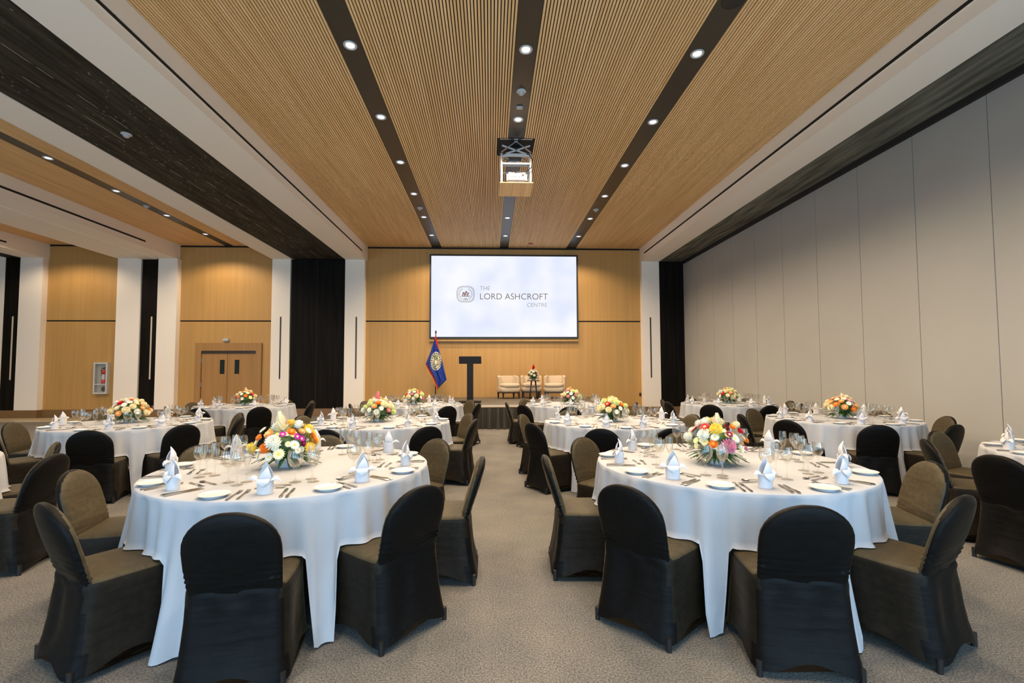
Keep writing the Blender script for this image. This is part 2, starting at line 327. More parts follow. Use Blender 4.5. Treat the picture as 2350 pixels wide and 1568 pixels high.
# ------------------------------------------------------------------ ceiling fittings
def lathe_me(name, prof, m, n=24, sm=True, **k): return auto(MB().lathe(prof, n, **k).mesh(name, M_[m]), 40)
ring_me = lathe_me('trim_ring', [(.062, .006), (.062, -.004), (.072, -.012), (.086, -.010), (.09, 0), (.09, .006)], 'metalwhite', 28)
refl_me = lathe_me('reflector', [(.060, .004), (.060, -.002), (.045, .010), (.043, .012)], 'chrome', 28, cap0=False, cap1=False)
lens_me = lathe_me('lens', [(.060, .008), (.058, -.003), (.03, -.006), (.001, -.0065)], 'lens', 24)
spot_d = bpy.data.lights.new('lamp', 'SPOT'); spot_d.energy = SPOT_W; spot_d.color = SPOT_COL; spot_d.spot_size = math.radians(143); spot_d.spot_blend = .42; spot_d.shadow_soft_size = .05
def downlight(x, y, z, label):
    t = empty('downlight', (x, y, z)); tag(t, label, 'ceiling light', 'recessed ceiling downlights')
    obj('trim_ring', ring_me, t); obj('lens', lens_me, t)
    l = bpy.data.objects.new('lamp', spot_d); COL.objects.link(l); l.parent = t; l.location = (0, 0, -.03)
    return t
rows = ['nearest the photographer', 'second from the front', 'third from the front', 'fourth from the front', 'fifth from the front', 'closest to the stage wall']
YD = [6.03, 7.76, 9.46, 11.16, 12.85, 14.57]
for x, nm in ((-1.83, 'left'), (.475, 'middle'), (2.79, 'right')):
    for i, y in enumerate(YD):
        if nm == 'middle' and i == 2: continue
        r = rows[i]
        if nm == 'middle' and i > 2: r = {3: 'right behind the projector lift', 4: 'second behind the projector lift', 5: 'closest to the stage wall'}[i]
        downlight(x, y, ZC+.012, 'round downlight in the %s dark channel, %s' % (nm, r))
    for y in (4.3, 2.55, .8): downlight(x, y, ZC+.012, 'round downlight of the %s dark channel %s' % (nm, {4.3: 'just above the top edge of the picture', 2.55: 'one further toward the photographer', .8: 'right above the photographer'}[y]))
for i, y in enumerate((9.5, 11.2, 12.93, 14.66)):
    downlight(-8.78, y, ZC+.012, 'round downlight in the dark channel of the left bay, ' + ['nearest', 'second nearest', 'third nearest', 'closest to the double doors'][i])
for y in (7.8, 6.1, 4.4, 2.6): downlight(-8.78, y, ZC+.012, 'round downlight of the left bay, %s one left of the picture' % {7.8: 'first', 6.1: 'second', 4.4: 'third', 2.6: 'fourth'}[y])
for y in (14.4, 11, 7.5, 4): downlight(-13.5, y, ZC, 'round downlight in the farthest left bay, %s one from the wood wall' % {14.4: 'first', 11: 'second', 7.5: 'third', 4: 'fourth'}[y])
smoke_me = lathe_me('smoke_detector', [(.075, 0), (.075, -.012), (.062, -.022), (.045, -.026), (.040, -.05), (.028, -.058), (.001, -.06)], 'plastic', 24)
for x, y, z, l in ((.475, 6.96, ZC+.012, 'white smoke detector in the middle channel ahead of the projector lift'), (-1.83, 12.12, ZC+.012, 'white smoke detector in the left ceiling channel'),
                   (2.79, 12.11, ZC+.012, 'white smoke detector in the right ceiling channel'), (-5.77, 7.52, ZS+.012, 'white smoke detector on the wide dark soffit at left'),
                   (-8.80, 12.2, ZC+.012, 'white smoke detector between downlights of the left bay')):
    tag(obj('smoke_detector', smoke_me, None, (x, y, z)), l, 'smoke detector')
tag(obj('motion_sensor', MB().box(-.05, .05, -.035, .035, -.03, 0).mesh('motion_sensor', M_['plastic'], bevel=.008), None, (.475, 7.38, ZC+.012)), 'small white box sensor in the middle channel before the projector lift', 'sensor')
t = empty('fire_detector', (1.34, 15.4, ZC)); tag(t, 'small red fire detector on the slats above the screen', 'fire detector')
obj('base', lathe_me('base', [(.07, 0), (.07, -.02), (.05, -.03), (.001, -.03)], 'redpaint', 20), t)
obj('sensor_head', lathe_me('sensor_head', [(.022, -.03), (.022, -.06), (.001, -.07)], 'plastic', 16), t)
for x, l in ((2.81, 'round black ceiling speaker at the top edge in the right channel'), (-1.84, 'round black ceiling speaker at the top edge in the left channel')):
    tag(obj('ceiling_speaker', lathe_me('ceiling_speaker', [(.13, .01), (.13, -.008), (.115, -.014), (.10, -.008), (.001, -.010)], 'black', 32), None, (x, 5.12, ZC+.012)), l, 'speaker')
# linear air slots on the bulkhead faces
def slot_air(x, side, y0, y1, z, label, nm):
    t = empty('linear_air_diffuser', (x, y0, z)); tag(t, label, 'air vent')
    L_ = y1-y0; a = .004*side
    obj('slot_opening', MB().box(min(0, a), max(0, a), 0, L_, -.028, .028).mesh('slot_opening', M_['gap']), t)
    for zz in (-.032, .032): obj('flange', MB().box(min(0, a*3), max(0, a*3), 0, L_, zz-.005, zz+.005).mesh('flange', M_['white']), t)
    k = 0
    while k*1.2 < L_:
        obj('joint_clip', MB().box(min(0, a*1.8), max(0, a*1.8), k*1.2, k*1.2+.03, -.03, .03).mesh('joint_clip', M_['gap']), t); k += 1
slot_air(XA, 1, -2, 15.3, 5.39, 'long black air slot along the white bulkhead left of the main ceiling', 0)
slot_air(XB, -1, -2, 15.5, 5.43, 'long black air slot along the white bulkhead right of the main ceiling', 0)
slot_air(-10.38, 1, -2, 14.4, 5.40, 'black air slot on the bulkhead of the left bay', 0)
slot_air(-14.60, 1, 3, 14.6, 5.40, 'black air slot on the bulkhead at the far left edge', 0)

# projector on its scissor lift
PX = .48
lift = empty('projector_lift', (PX, 8.73, 4.90)); tag(lift, 'metal scissor lift hanging from the slatted ceiling and carrying a projector', 'projector lift')
obj('closure_panel', MB().box(-.31, .31, -.33, .33, -.02, .0).mesh('closure_panel', M_['slat'], bevel=.004), lift)
mb = MB()
for y in (-.20, .22):
    for s in (-1, 1): mb.bar((s*.26, y, .56), (-s*.26, y, .74), .03, .02)
    mb.bar((-.27, y, .56), (.27, y, .56), .03, .05); mb.bar((-.27, y, .40), (.27, y, .40), .025, .03)
    for s in (-1, 1): mb.bar((s*.27, y, .0), (s*.27, y, .58), .035, .02)
for s in (-1, 1):
    mb.bar((s*.27, -.2, .56), (s*.27, .22, .56), .03, .04); mb.bar((s*.27, -.2, .40), (s*.27, .22, .40), .02, .03)
obj('lift_frame', mb.mesh('lift_frame', M_['metalwhite']), lift)
mb = MB()
for s in (-1, 1):
    for y in (-.22, .24): mb.bar((s*.28, y, .60), (-s*.05, y, .84), .028, .014)
mb.bar((-.30, -.28, .835), (.30, -.28, .835), .03, .03).bar((-.30, .30, .835), (.30, .30, .835), .03, .03)
obj('scissor_arm', mb.mesh('scissor_arm', M_['chrome']), lift)
obj('motor_housing', MB().box(-.12, .12, -.05, .18, .62, .80).mesh('motor_housing', M_['black'], bevel=.01), lift)
obj('cable', MB().tube([(.25, -.24, .55), (.30, -.25, .45), (.28, -.26, .30), (.2, -.27, .24), (.05, -.27, .22), (-.06, -.26, .19), (-.12, -.25, .26)], .008, 6).mesh('cable', M_['black'], True), lift)
pj = empty('projector', (PX+.01, 8.70, 4.902)); tag(pj, 'white projector resting on the wooden tray of the ceiling lift', 'projector')
obj('casing', MB().box(-.19, .19, -.26, .20, .02, .21).mesh('casing', M_['plastic'], bevel=.035), pj)
mb = MB().box(-.15, .15, -.263, -.258, .08, .18); obj('port_panel', mb.mesh('port_panel', M_['metalwhite']), pj)
mb = MB()
for i in range(6): mb.box(-.10+i*.035, -.085+i*.035, -.267, -.262, .10+.01*(i % 2), .115+.01*(i % 2))
mb.box(.09, .13, -.267, -.262, .13, .16)
obj('port', mb.mesh('port', M_['black']), pj)
obj('foot', MB().box(-.16, -.12, -.2, .15, 0, .03).box(.12, .16, -.2, .15, 0, .03).mesh('foot', M_['black']), pj)
struct('trim_3', MB().box(LIFT[0]-.01, LIFT[0]+.01, LIFT[2], LIFT[3], ZC-.002, ZC+.11).box(LIFT[1]-.01, LIFT[1]+.01, LIFT[2], LIFT[3], ZC-.002, ZC+.11).box(LIFT[0], LIFT[1], LIFT[3]-.02, LIFT[3], ZC-.002, ZC+.11).mesh('trim_3', M_['gap']))

# ------------------------------------------------------------------ screen
scr = empty('projection_screen', (.475, YB-.05, 0)); tag(scr, 'large lit projection screen with a thin black frame showing a grey logo', 'screen')
SX0, SX1, SZ0, SZ1 = -2.06-.475, 3.01-.475, 2.58, 5.455
obj('frame', MB().box(SX0, SX1, -.04, .05, SZ0, SZ0+.05).box(SX0, SX1, -.04, .05, SZ1-.05, SZ1).box(SX0, SX0+.05, -.04, .05, SZ0+.05, SZ1-.05).box(SX1-.05, SX1, -.04, .05, SZ0+.05, SZ1-.05).mesh('frame', M_['black']), scr)
em = bpy.data.materials.new('lit_screen'); em.use_nodes = True; N = em.node_tree.nodes; L = em.node_tree.links; N.remove(N['Principled BSDF'])
e = N.new('ShaderNodeEmission'); tc = N.new('ShaderNodeTexCoord'); mp = N.new('ShaderNodeMapping'); no = N.new('ShaderNodeTexNoise'); cr = N.new('ShaderNodeValToRGB')
no.inputs['Scale'].default_value = .9; no.inputs['Detail'].default_value = 1.5; cr.color_ramp.elements[0].position = .35; cr.color_ramp.elements[1].position = .65
cr.color_ramp.elements[0].color = (.76, .81, .97, 1); cr.color_ramp.elements[1].color = (.93, .94, 1.0, 1); e.inputs[1].default_value = .73
L.new(tc.outputs['Object'], no.inputs[0]); L.new(no.outputs[0], cr.inputs[0]); L.new(cr.outputs[0], e.inputs[0]); L.new(e.outputs[0], N['Material Output'].inputs[0])
sf = obj('screen_surface', MB().box(SX0+.05, SX1-.05, 0, .04, SZ0+.05, SZ1-.05).mesh('screen_surface', em), scr)
obj('roller_slot', MB().box(SX0, SX1, -.05, .05, SZ0-.10, SZ0-.05).mesh('roller_slot', M_['veneer']), scr)
def text(s, size, x0, x1, z, m, name, bold=0.0):
    cu = bpy.data.curves.new(name, 'FONT'); cu.body = s; cu.size = size; cu.extrude = .002; cu.offset = bold; cu.materials.append(m)
    to = bpy.data.objects.new(name, cu); COL.objects.link(to); bpy.context.view_layer.update()
    dg = bpy.context.evaluated_depsgraph_get(); me = bpy.data.meshes.new_from_object(to.evaluated_get(dg)); bpy.data.objects.remove(to)
    xs = [v.co.x for v in me.vertices]; yy = [v.co.y for v in me.vertices]; k = (x1-x0)/(max(xs)-min(xs)); h = max(yy)-min(yy); x_ = min(xs); y_ = min(yy)
    for v in me.vertices: v.co = Vector(((v.co.x-x_)*k+x0-.475, -.006-v.co.z, z+(v.co.y-y_)))
    if not me.materials: me.materials.append(m)
    return me
def logo(me, name): obj(name, me, sf)
logo(text('THE', .20, -.35, -.02, 4.235, M_['logo'], 'the', -.004), 'logo_text')
logo(text('LORD ASHCROFT', .30, -.35, 1.97, 3.915, M_['logo'], 'lord', -.003), 'logo_text')
logo(text('CENTRE', .19, 1.26, 1.935, 3.665, M_['logo'], 'centre', -.004), 'logo_text')
# emblem: a rounded double outline ringed with leaves round a shield
def flat(pts, m, name, y=-.006, parent=None, holes=None):
    mb = MB(); n = len(pts); mb.rings([[(p[0], y, p[1]) for p in pts], [(p[0], y-.003, p[1]) for p in pts]])
    return mb
ex, ez = -.845-.475, 4.09
mb = MB()
def rr(a, b2, k, n=48, e=3.2):
    out = []
    for i in range(n):
        t = 2*PI*i/n; c, s = math.cos(t), math.sin(t); r = 1/((abs(c)**e+abs(s)**e)**(1/e)); out.append((a*r*c*k, b2*r*s*k))
    return out
for k0 in (1.0, .90):
    o1, i1 = rr(.30, .28, k0), rr(.30, .28, k0-.035)
    n = len(o1); vs = [(ex+p[0], -.006, ez+p[1]) for p in o1]+[(ex+p[0], -.006, ez+p[1]) for p in i1]
    mb.add(vs, [(i, (i+1) % n, n+(i+1) % n, n+i) for i in range(n)])
for i in range(22):
    t = 2*PI*(i+.5)/22; c, s = math.cos(t), math.sin(t)
    if s > .93: continue
    a = Vector((ex+c*.185, ez+s*.175)); b2 = Vector((ex+c*.245, ez+s*.235)); q = Vector((-s, c))*.014
    mb.add([(a.x, -.006, a.y), ((a.x+b2.x)/2+q.x, -.006, (a.y+b2.y)/2+q.y), (b2.x, -.006, b2.y), ((a.x+b2.x)/2-q.x, -.006, (a.y+b2.y)/2-q.y)], [(0, 1, 2, 3)])
for i in range(9):
    x = ex-.12+i*.03; mb.box(x-.009, x+.009, -.008, -.005, ez-.075, ez-.03)
mb.box(ex-.14, ex+.14, -.008, -.005, ez-.095, ez-.085).box(ex-.06, ex+.06, -.008, -.005, ez-.17, ez-.15)
obj('emblem', mb.mesh('emblem', M_['logo']), sf)
mb = MB()
for x, z, r in ((-.07, .04, .045), (.02, .07, .05), (.09, .03, .04), (-.02, .0, .05), (.06, -.01, .035), (-.10, -.01, .03)):
    n = 7; ph = x*40
    pts = [(ex+x+r*(1 if i % 2 else .55)*math.cos(ph+2*PI*i/(2*n)), -.0062, ez+z+r*(1 if i % 2 else .55)*math.sin(ph+2*PI*i/(2*n))) for i in range(2*n)]
    mb.add(pts, [tuple(range(2*n))])
obj('emblem_figure', mb.mesh('emblem_figure', M_['logobrown']), sf)

# ------------------------------------------------------------------ stage
ZT = .60
st = empty('stage_platform', (.45, 12.0, 0)); tag(st, 'low stage platform with brown deck, pale front edge and black pleated skirt', 'stage')
st['group'] = 'stage'
SXa, SXb = -3.0, 2.95
obj('deck', MB().box(SXa, SXb, .0, 3.72, ZT-.02, ZT).mesh('deck', M_['stagetop']), st)
obj('edge_trim', MB().box(SXa, SXb, -.03, .0, ZT-.055, ZT-.001).box(SXa-.03, SXa, -.03, 3.72, ZT-.055, ZT-.001).box(SXb, SXb+.03, -.03, 3.72, ZT-.055, ZT-.001).mesh('edge_trim', M_['edge']), st)
def pleats(p0, p1, depth, name):
    p0, p1 = Vector(p0), Vector(p1); L_ = (p1-p0).length; n = int(L_/.02); d_ = (p1-p0)/L_; q = Vector((d_.y, -d_.x)); R = []
    for i in range(n+1):
        s = i*L_/n; w = .5+.5*math.sin(s*2*PI/.17+2.2*math.sin(s*3.1)+1.1*math.sin(s*11)); 
        row = []
        for k in range(6):
            z = (ZT-.08)*(1-k/5)+.004; p = p0+d_*s+q*(depth*(.25+.75*k/5)*w*(1+.4*math.sin(s*5))); row.append((p.x, p.y, z))
        R.append(row)
    mb = MB(); vs = [v for r in R for v in r]; fs = [(i*6+k, (i+1)*6+k, (i+1)*6+k+1, i*6+k+1) for i in range(n) for k in range(5)]
    vs2 = [(v[0]-q.x*.006, v[1]-q.y*.006, v[2]) for v in vs]; m0 = len(vs)
    mb.add(vs+vs2, fs+[(d4+m0, c+m0, b3+m0, a+m0) for a, b3, c, d4 in fs]); return mb.mesh(name, M_['skirt'], True)
obj('skirt', pleats((SXa, -.012), (SXb, -.012), .13, 'skirt'), st)
obj('skirt', pleats((SXb+.012, 0), (SXb+.012, 3.7), .05, 'skirt'), st); obj('skirt', pleats((SXa-.012, 3.7), (SXa-.012, 0), .05, 'skirt'), st)

# podium
pd = empty('podium', (-.56, 13.0, ZT)); tag(pd, 'tall black T-shaped podium standing near the stage front edge', 'podium')
obj('base', MB().box(-.30, .30, -.22, .22, 0, .045).mesh('base', M_['podium'], bevel=.004), pd)
obj('column', MB().box(-.085, .085, -.06, .08, .045, 1.10).mesh('column', M_['podium'], bevel=.003), pd)
obj('reading_desk', MB().add([(x, y, z) for x in (-.305, .305) for y, z in ((-.06, 1.07), (-.075, 1.27), (.30, 1.13), (.30, 1.07))], [(0, 1, 2, 3), (7, 6, 5, 4), (0, 4, 5, 1), (1, 5, 6, 2), (2, 6, 7, 3), (3, 7, 4, 0)]).mesh('reading_desk', M_['podium'], bevel=.003), pd)

# flag
fg = empty('flag_stand', (-1.76, 15.2, ZT)); tag(fg, 'draped blue flag with red edges and a round seal on a pole beside the podium', 'flag')
obj('base', lathe_me('base', [(.17, 0), (.17, .02), (.12, .05), (.05, .075), (.03, .12), (.001, .12)], 'black', 24), fg)
obj('pole', MB().tube([(0, 0, .1), (0, 0, 2.10)], .016, 10).mesh('pole', M_['walnut'], True), fg)
obj('finial', lathe_me('finial', [(.001, 2.09), (.022, 2.10), (.03, 2.13), (.022, 2.16), (.006, 2.19), (.001, 2.20)], 'black', 12), fg)
# outline of the hanging cloth in the plane facing the hall: left and right edge over height
def lerp(a, x):
    for (x0, y0), (x1, y1) in zip(a[:-1], a[1:]):
        if x <= x1: return y0+(y1-y0)*(x-x0)/(x1-x0)
    return a[-1][1]
Ztop, Zbot = 2.06, .275
# left edge goes from the top to its widest at z 1.10 then runs in to the tip at bottom; right edge widens to z .58 then runs in to the tip
left = [(0, -.005), (.08, -.03), (.30, -.16), (.52, -.31), (.56, -.325), (.80, -.10), (1.0, .065)]
right = [(0, .005), (.08, .03), (.30, .12), (.52, .23), (.80, .345), (.845, .36), (1.0, .065)]
mb = MB(); NU, NV = 40, 60; vs = []; fs = []; fm = []
def fpos(u, v):
    z = Ztop+(Zbot-Ztop)*v; a, b2 = lerp(left, v), lerp(right, v); x = a+(b2-a)*u
    d_ = -.03-.10*math.sin(PI*u)*min(1, v*2) + .035*min(1, v*3)*math.sin(u*17+1.2*math.sin(v*4)) 
    return (x, d_, z)
for j in range(NV+1):
    for i in range(NU+1): vs.append(fpos(i/NU, j/NV))
for j in range(NV):
    for i in range(NU):
        v = (j+.5)/NV; u = (i+.5)/NU; x, _, z = fpos(u, v); a, b2 = lerp(left, v), lerp(right, v)
        mi = 0
        if v > .55 and x-a < .075 and v < .99: mi = 1
        if v < .26 and b2-x < .05*(1-v*2)+.012: mi = 1
        if v < .07: mi = 1
        if v > .55 and x-a < .018: mi = 2
        if v > .835 and b2-x < .03: mi = 2
        fs.append((j*(NU+1)+i, j*(NU+1)+i+1, (j+1)*(NU+1)+i+1, (j+1)*(NU+1)+i)); fm.append(mi)
n0 = len(vs); back = [(x, y+.012, z) for x, y, z in vs]
mb.v = vs+back; mb.f = fs+[(d4+n0, c+n0, b3+n0, a+n0) for a, b3, c, d4 in fs]; mb.m = fm+fm
fcl = obj('flag_cloth', mb.mesh('flag_cloth', [M_['blue'], M_['red'], M_['gold']], True), fg)
# seal: follows the cloth surface
def cloth_at(x, z):
    v = (z-Ztop)/(Zbot-Ztop); a, b2 = lerp(left, v), lerp(right, v); u = (x-a)/(b2-a); return fpos(u, v)[1]
def seal():
    mb = MB(); n, R_ = 60, 14; rnd = random.Random(3); ax, az, cx, cz = .165, .30, .02, 1.19
    for k in range(R_+1):
        r = .02+.98*k/R_
        for i in range(n):
            t = 2*PI*i/n; x = cx+ax*r*math.cos(t); z = cz+az*r*math.sin(t); mb.v.append((x, cloth_at(x, z)-.004, z))
    mb.f.append(tuple(range(n))); mb.m.append(0)
    for k in range(R_):
        for i in range(n):
            mi = 0; r = (k+.5)/R_; t = 2*PI*i/n
            if .74 < r < .90 and i % 3 != 0: mi = 1
            if r < .62:      # a dark tree over a shield with a figure on each side
                x, z = r*math.cos(t)+.06*math.sin(9*r+t), r*math.sin(t)
                if z > .08 and abs(x) < .30 and rnd.random() < .75: mi = 1
                elif z < .12 and abs(x) > .20 and rnd.random() < .55: mi = 2
                elif z < -.30 and rnd.random() < .5: mi = 1
                elif rnd.random() < .12: mi = 2
            mb.f.append((k*n+i, k*n+(i+1) % n, (k+1)*n+(i+1) % n, (k+1)*n+i)); mb.m.append(mi)
    return mb.mesh('seal', [M_['sealwhite'], M_['sealgreen'], M_['sealskin']], True)
obj('seal', seal(), fcl)

# armchairs on the stage
def armchair(x, y, rz, label):
    t = empty('armchair', (x, y, ZT), rz); tag(t, label, 'armchair', 'cream armchairs on the stage')
    mb = MB()          # curved wrap-around back
    R = []
    for k in range(17):
        a = PI*(k/16); R.append((a, 0))
    def wall(a, r): return (r*1.0*math.cos(a), .02+r*.92*math.sin(a))
    rings_ = []
    for k in range(25):
        a = -.25+(PI+.5)*k/24; hgt = .725 if .5 < a < PI-.5 else .725-.05*min(1, max(0, (abs(a-PI/2)-(PI/2-.5))/.6))
        (x0, y0), (x1, y1) = wall(a, .27), wall(a, .345)
        rings_.append([(x0, y0, .22), (x1, y1, .22), (x1*1.02, y1*1.02, hgt-.04), (x1*1.0, y1*1.0, hgt), (x0, y0, hgt), (x0*.99, y0*.99, hgt-.04)])
    mb.rings(rings_); obj('backrest', auto(mb.mesh('backrest', M_['cream']), 50), t)
    obj('seat_base', auto(MB().rings([[(a*.335*k1, b2*.34*k1-.0, z) for a, b2 in rr(1, 1, 1, 32, 4)] for k1, z in ((.9, .20), (.98, .22), (1, .26), (1, .34), (.96, .355))]).mesh('seat_base', M_['cream']), 50), t)
    obj('seat_cushion', auto(MB().rings([[(a*.30*k1, b2*.33*k1-.035, z) for a, b2 in rr(1, 1, 1, 32, 4)] for k1, z in ((.93, .352), (1, .375), (1.01, .42), (.98, .455), (.85, .475), (.3, .482))]).mesh('seat_cushion', M_['cream']), 60), t)
    obj('back_cushion', auto(MB().rings([[(a*.25*k1, .20+b2*.055*k1+(z-.47)*.12, z) for a, b2 in rr(1, 1, 1, 24, 4)] for k1, z in ((.9, .46), (1, .50), (1, .67), (.9, .70), (.5, .705))]).mesh('back_cushion', M_['cream']), 60), t)
    obj('base_frame', MB().box(-.28, .28, -.27, -.235, .17, .20).box(-.28, .28, .235, .27, .17, .20).box(-.28, -.25, -.27, .27, .17, .20).box(.25, .28, -.27, .27, .17, .20).mesh('base_frame', M_['walnut']), t)
    for sx in (-1, 1):
        for sy in (-1, 1): obj('leg', MB().rings([[(sx*.262+a, sy*.25+b2, z) for a, b2 in ((-w, -w), (w, -w), (w, w), (-w, w))] for w, z in ((.016, 0), (.027, .18))]).mesh('leg', M_['walnut']), t)
    return t
armchair(.575, 15.0, .30, 'leftmost cream tub armchair on the stage, turned toward the side table')
armchair(1.325, 15.35, 0, 'middle cream tub armchair on the stage, behind the small side table')
armchair(2.05, 15.0, -.30, 'rightmost cream tub armchair on the stage, turned toward the side table')
tb = empty('side_table', (1.33, 14.55, ZT)); tag(tb, 'small round dark wood side table before the middle armchair', 'side table')
obj('table_top', lathe_me('table_top', [(.001, .555), (.19, .555), (.20, .565), (.195, .58), (.001, .58)], 'walnut', 28), tb)
for k in range(4):
    a = PI/4+k*PI/2; obj('leg', MB().tube([(math.cos(a)*.085, math.sin(a)*.085, .556), (math.cos(a)*.165, math.sin(a)*.165, 0)], [.017, .012], 8).mesh('leg', M_['walnut'], True), tb)
obj('lower_shelf', lathe_me('lower_shelf', [(.001, .20), (.115, .20), (.115, .215), (.001, .215)], 'walnut', 20), tb)

# extinguisher cabinet, emergency light, wall box
cb = empty('extinguisher_cabinet', (-12.74, YB, .76)); tag(cb, 'white glazed fire extinguisher cabinet on the wood wall at far left', 'cabinet')
mb = MB(); mb.box(-.22, .22, -.02, 0, 0, 1.03).box(-.22, .22, -.12, -.02, 0, .05).box(-.22, .22, -.12, -.02, .98, 1.03).box(-.22, -.17, -.12, -.02, .05, .98).box(.17, .22, -.12, -.02, .05, .98).box(-.17, .17, -.12, -.10, .30, .33)
obj('cabinet_frame', mb.mesh('cabinet_frame', M_['metalwhite']), cb)
obj('glass_pane', MB().box(-.17, .17, -.114, -.108, .05, .98).mesh('glass_pane', M_['glass']), cb)
fe = empty('fire_extinguisher', (-12.66, YB-.07, 1.10)); tag(fe, 'small red fire extinguisher with white label inside the wall cabinet', 'fire extinguisher')
obj('body', MB().lathe([(.055, 0), (.06, .02), (.06, .13)], 20).lathe([(.06, .30), (.058, .40), (.03, .45), (.018, .47)], 20).mesh('body', M_['redpaint'], True), fe)
obj('paper_label', lathe_me('paper_label', [(.061, .13), (.061, .30)], 'plastic', 20), fe)
obj('valve_handle', MB().box(-.02, .02, -.02, .02, .46, .52).bar((0, 0, .52), (.09, 0, .56), .02, .015).mesh('valve_handle', M_['black']), fe)
obj('hose', MB().tube([(0, 0, .50), (-.06, 0, .52), (-.085, -.01, .42), (-.075, -.01, .25)], .012, 8).mesh('hose', M_['black'], True), fe)
tag(obj('hose_coil', MB().lathe([(.05, -.02), (.075, 0), (.05, .02), (.03, 0)], 16).mesh('hose_coil', M_['walnut'], True), None, (-12.68, YB-.05, .92), rot=(PI/2, 0, 0)), 'small dark coil in the lower part of the extinguisher cabinet', 'hose')
el = empty('emergency_light', (-8.79, YB, 2.53)); tag(el, 'small white emergency light box on the wall above the double doors', 'emergency light')
obj('housing', MB().box(-.10, .10, -.09, 0, -.05, .05).mesh('housing', M_['plastic'], bevel=.02), el)
tag(obj('wall_socket', MB().box(-.035, .035, -.012, 0, -.06, .06).mesh('wall_socket', M_['black'], bevel=.004), None, (5.14, YB, .65)), 'small dark outlet low on the wood wall beside the right white pilaster', 'wall outlet')

# ------------------------------------------------------------------ tables, chairs and place settings
TH = .765
# table: centre, seat angles (deg), and the words used for it
TABLES = {
 'L1': ((-1.39, 3.47), [-124, -80, -40, 0, 47, 101, 147, -166], 'front left table'),
 'R1': ((1.73, 3.45), [-139, -101, -62, -14, 37, 81, 131, 177], 'front right table'),
 'L2': ((-1.49, 6.53), [-151, -103, -54, -13, 28, 75, 118, 161], 'second-row table left of aisle'),
 'R2': ((1.66, 6.37), [-151, -110, -77, -30, 16, 62, 108, 155], 'second-row table right of aisle'),
 'L3': ((-4.81, 6.55), [-122, -70, -32, 10, 46, 95, 145, -168], 'second-row table at far left'),
 'R3': ((4.94, 6.50), [-152, -111, -71, -13, 30, 75, 117, 170], 'second-row table at far right'),
 'L4': ((-4.99, 9.83), [-140, -97, -53, 0, 38, 78, 120, 165], 'back-row table at far left'),
 'R4': ((4.96, 9.69), [-130, -85, -42, -2, 45, 100, 150, -175], 'back-row table at far right'),
 'L5': ((-1.50, 9.80), [-166, -110, -57, -18, 37, 80, 120, 157], 'back-row table left of aisle'),
 'R5': ((1.65, 9.70), [-142, -100, -55, -10, 35, 80, 132, -178], 'back-row table right of aisle'),
 'FR': ((5.09, 3.48), [-174, -131, 112, 150], 'right edge table'),
 'FL': ((-4.79, 3.55), [9, 45, 110, -40], 'left edge table'),
}
DIRS = [('near', -90), ('near-right', -45), ('right', 0), ('far-right', 45), ('far', 90), ('far-left', 135), ('left', 180), ('near-left', -135)]
def adiff(a, b2): return abs((a-b2+180) % 360-180)
def seat_names(A):
    s = sorted(A); best = None
    if len(s) == 8:
        o = sorted(DIRS, key=lambda d: d[1])
        for r in range(8):
            c = sum(adiff(s[i], o[(i+r) % 8][1])**2 for i in range(8))
            if best is None or c < best[0]: best = (c, {s[i]: o[(i+r) % 8][0] for i in range(8)})
        return best[1]
    out = {}
    for a in s: out[a] = min([d for d in DIRS if d[0] not in out.values()], key=lambda d: adiff(a, d[1]))[0]
    return out

# --- chair meshes
def sq(n, e, m=44):
    out = []
    for i in range(m):
        t = 2*PI*(i+.5)/m; c, s = math.cos(t), math.sin(t); r = 1/((abs(c)**e+abs(s)**e)**(1/e)); out.append((r*c, r*s, (r-1)/(2**.5*(.5**(1/e)*2**.5)/1-1+1e-9) if False else min(1, (r-1)/.3)))
    return out
def chair_cover(seed):
    rnd = random.Random(seed); P_ = sq(0, 7, 64); ph = [rnd.uniform(0, 6) for _ in range(6)]
    lev = [(.030, .250, .255, -.272), (.06, .248, .252, -.266), (.13, .240, .247, -.250), (.22, .233, .242, -.234), (.31, .228, .238, -.222), (.38, .226, .236, -.214), (.415, .225, .235, -.212), (.438, .222, .232, -.210), (.450, .212, .222, -.205), (.456, .19, .20, -.19), (.459, .12, .13, -.12), (.460, .03, .04, -.03)]
    R = []
    for z, hx, yf, yb in lev:
        row = []
        for x, y, c in P_:
            yy = (yf+yb)/2+(yf-yb)/2*y; xx = hx*x
            k = (1-c)*max(0, min(1, (.40-z)/.3)); pull = 1-.045*k*math.sin(PI*min(1, z/.42))
            zz = z
            if z < .2: zz = z+(1-c)**2*.065*(1-z/.2)
            w = .005*math.sin(zz*75+ph[0]+8*math.atan2(yy, xx))*math.exp(-((yy+.2)/.14)**2)*(1 if .1 < z < .44 else 0)
            # light diagonal creases running in from the front corners
            w2 = .004*math.sin(14*(xx+yy)+ph[1])*math.exp(-((z-.36)/.07)**2)
            row.append((xx*pull*(1+w*3)+w2*x, yy*pull+w, zz))
        R.append(row)
    mb = MB(); mb.rings(R); 
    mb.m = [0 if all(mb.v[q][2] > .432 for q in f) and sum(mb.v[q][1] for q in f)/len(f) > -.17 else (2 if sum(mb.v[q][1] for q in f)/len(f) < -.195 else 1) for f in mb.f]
    return auto(mb.mesh('seat_cover', [M_['cover_lit'], M_['skirting'], M_['chair']]), 75)
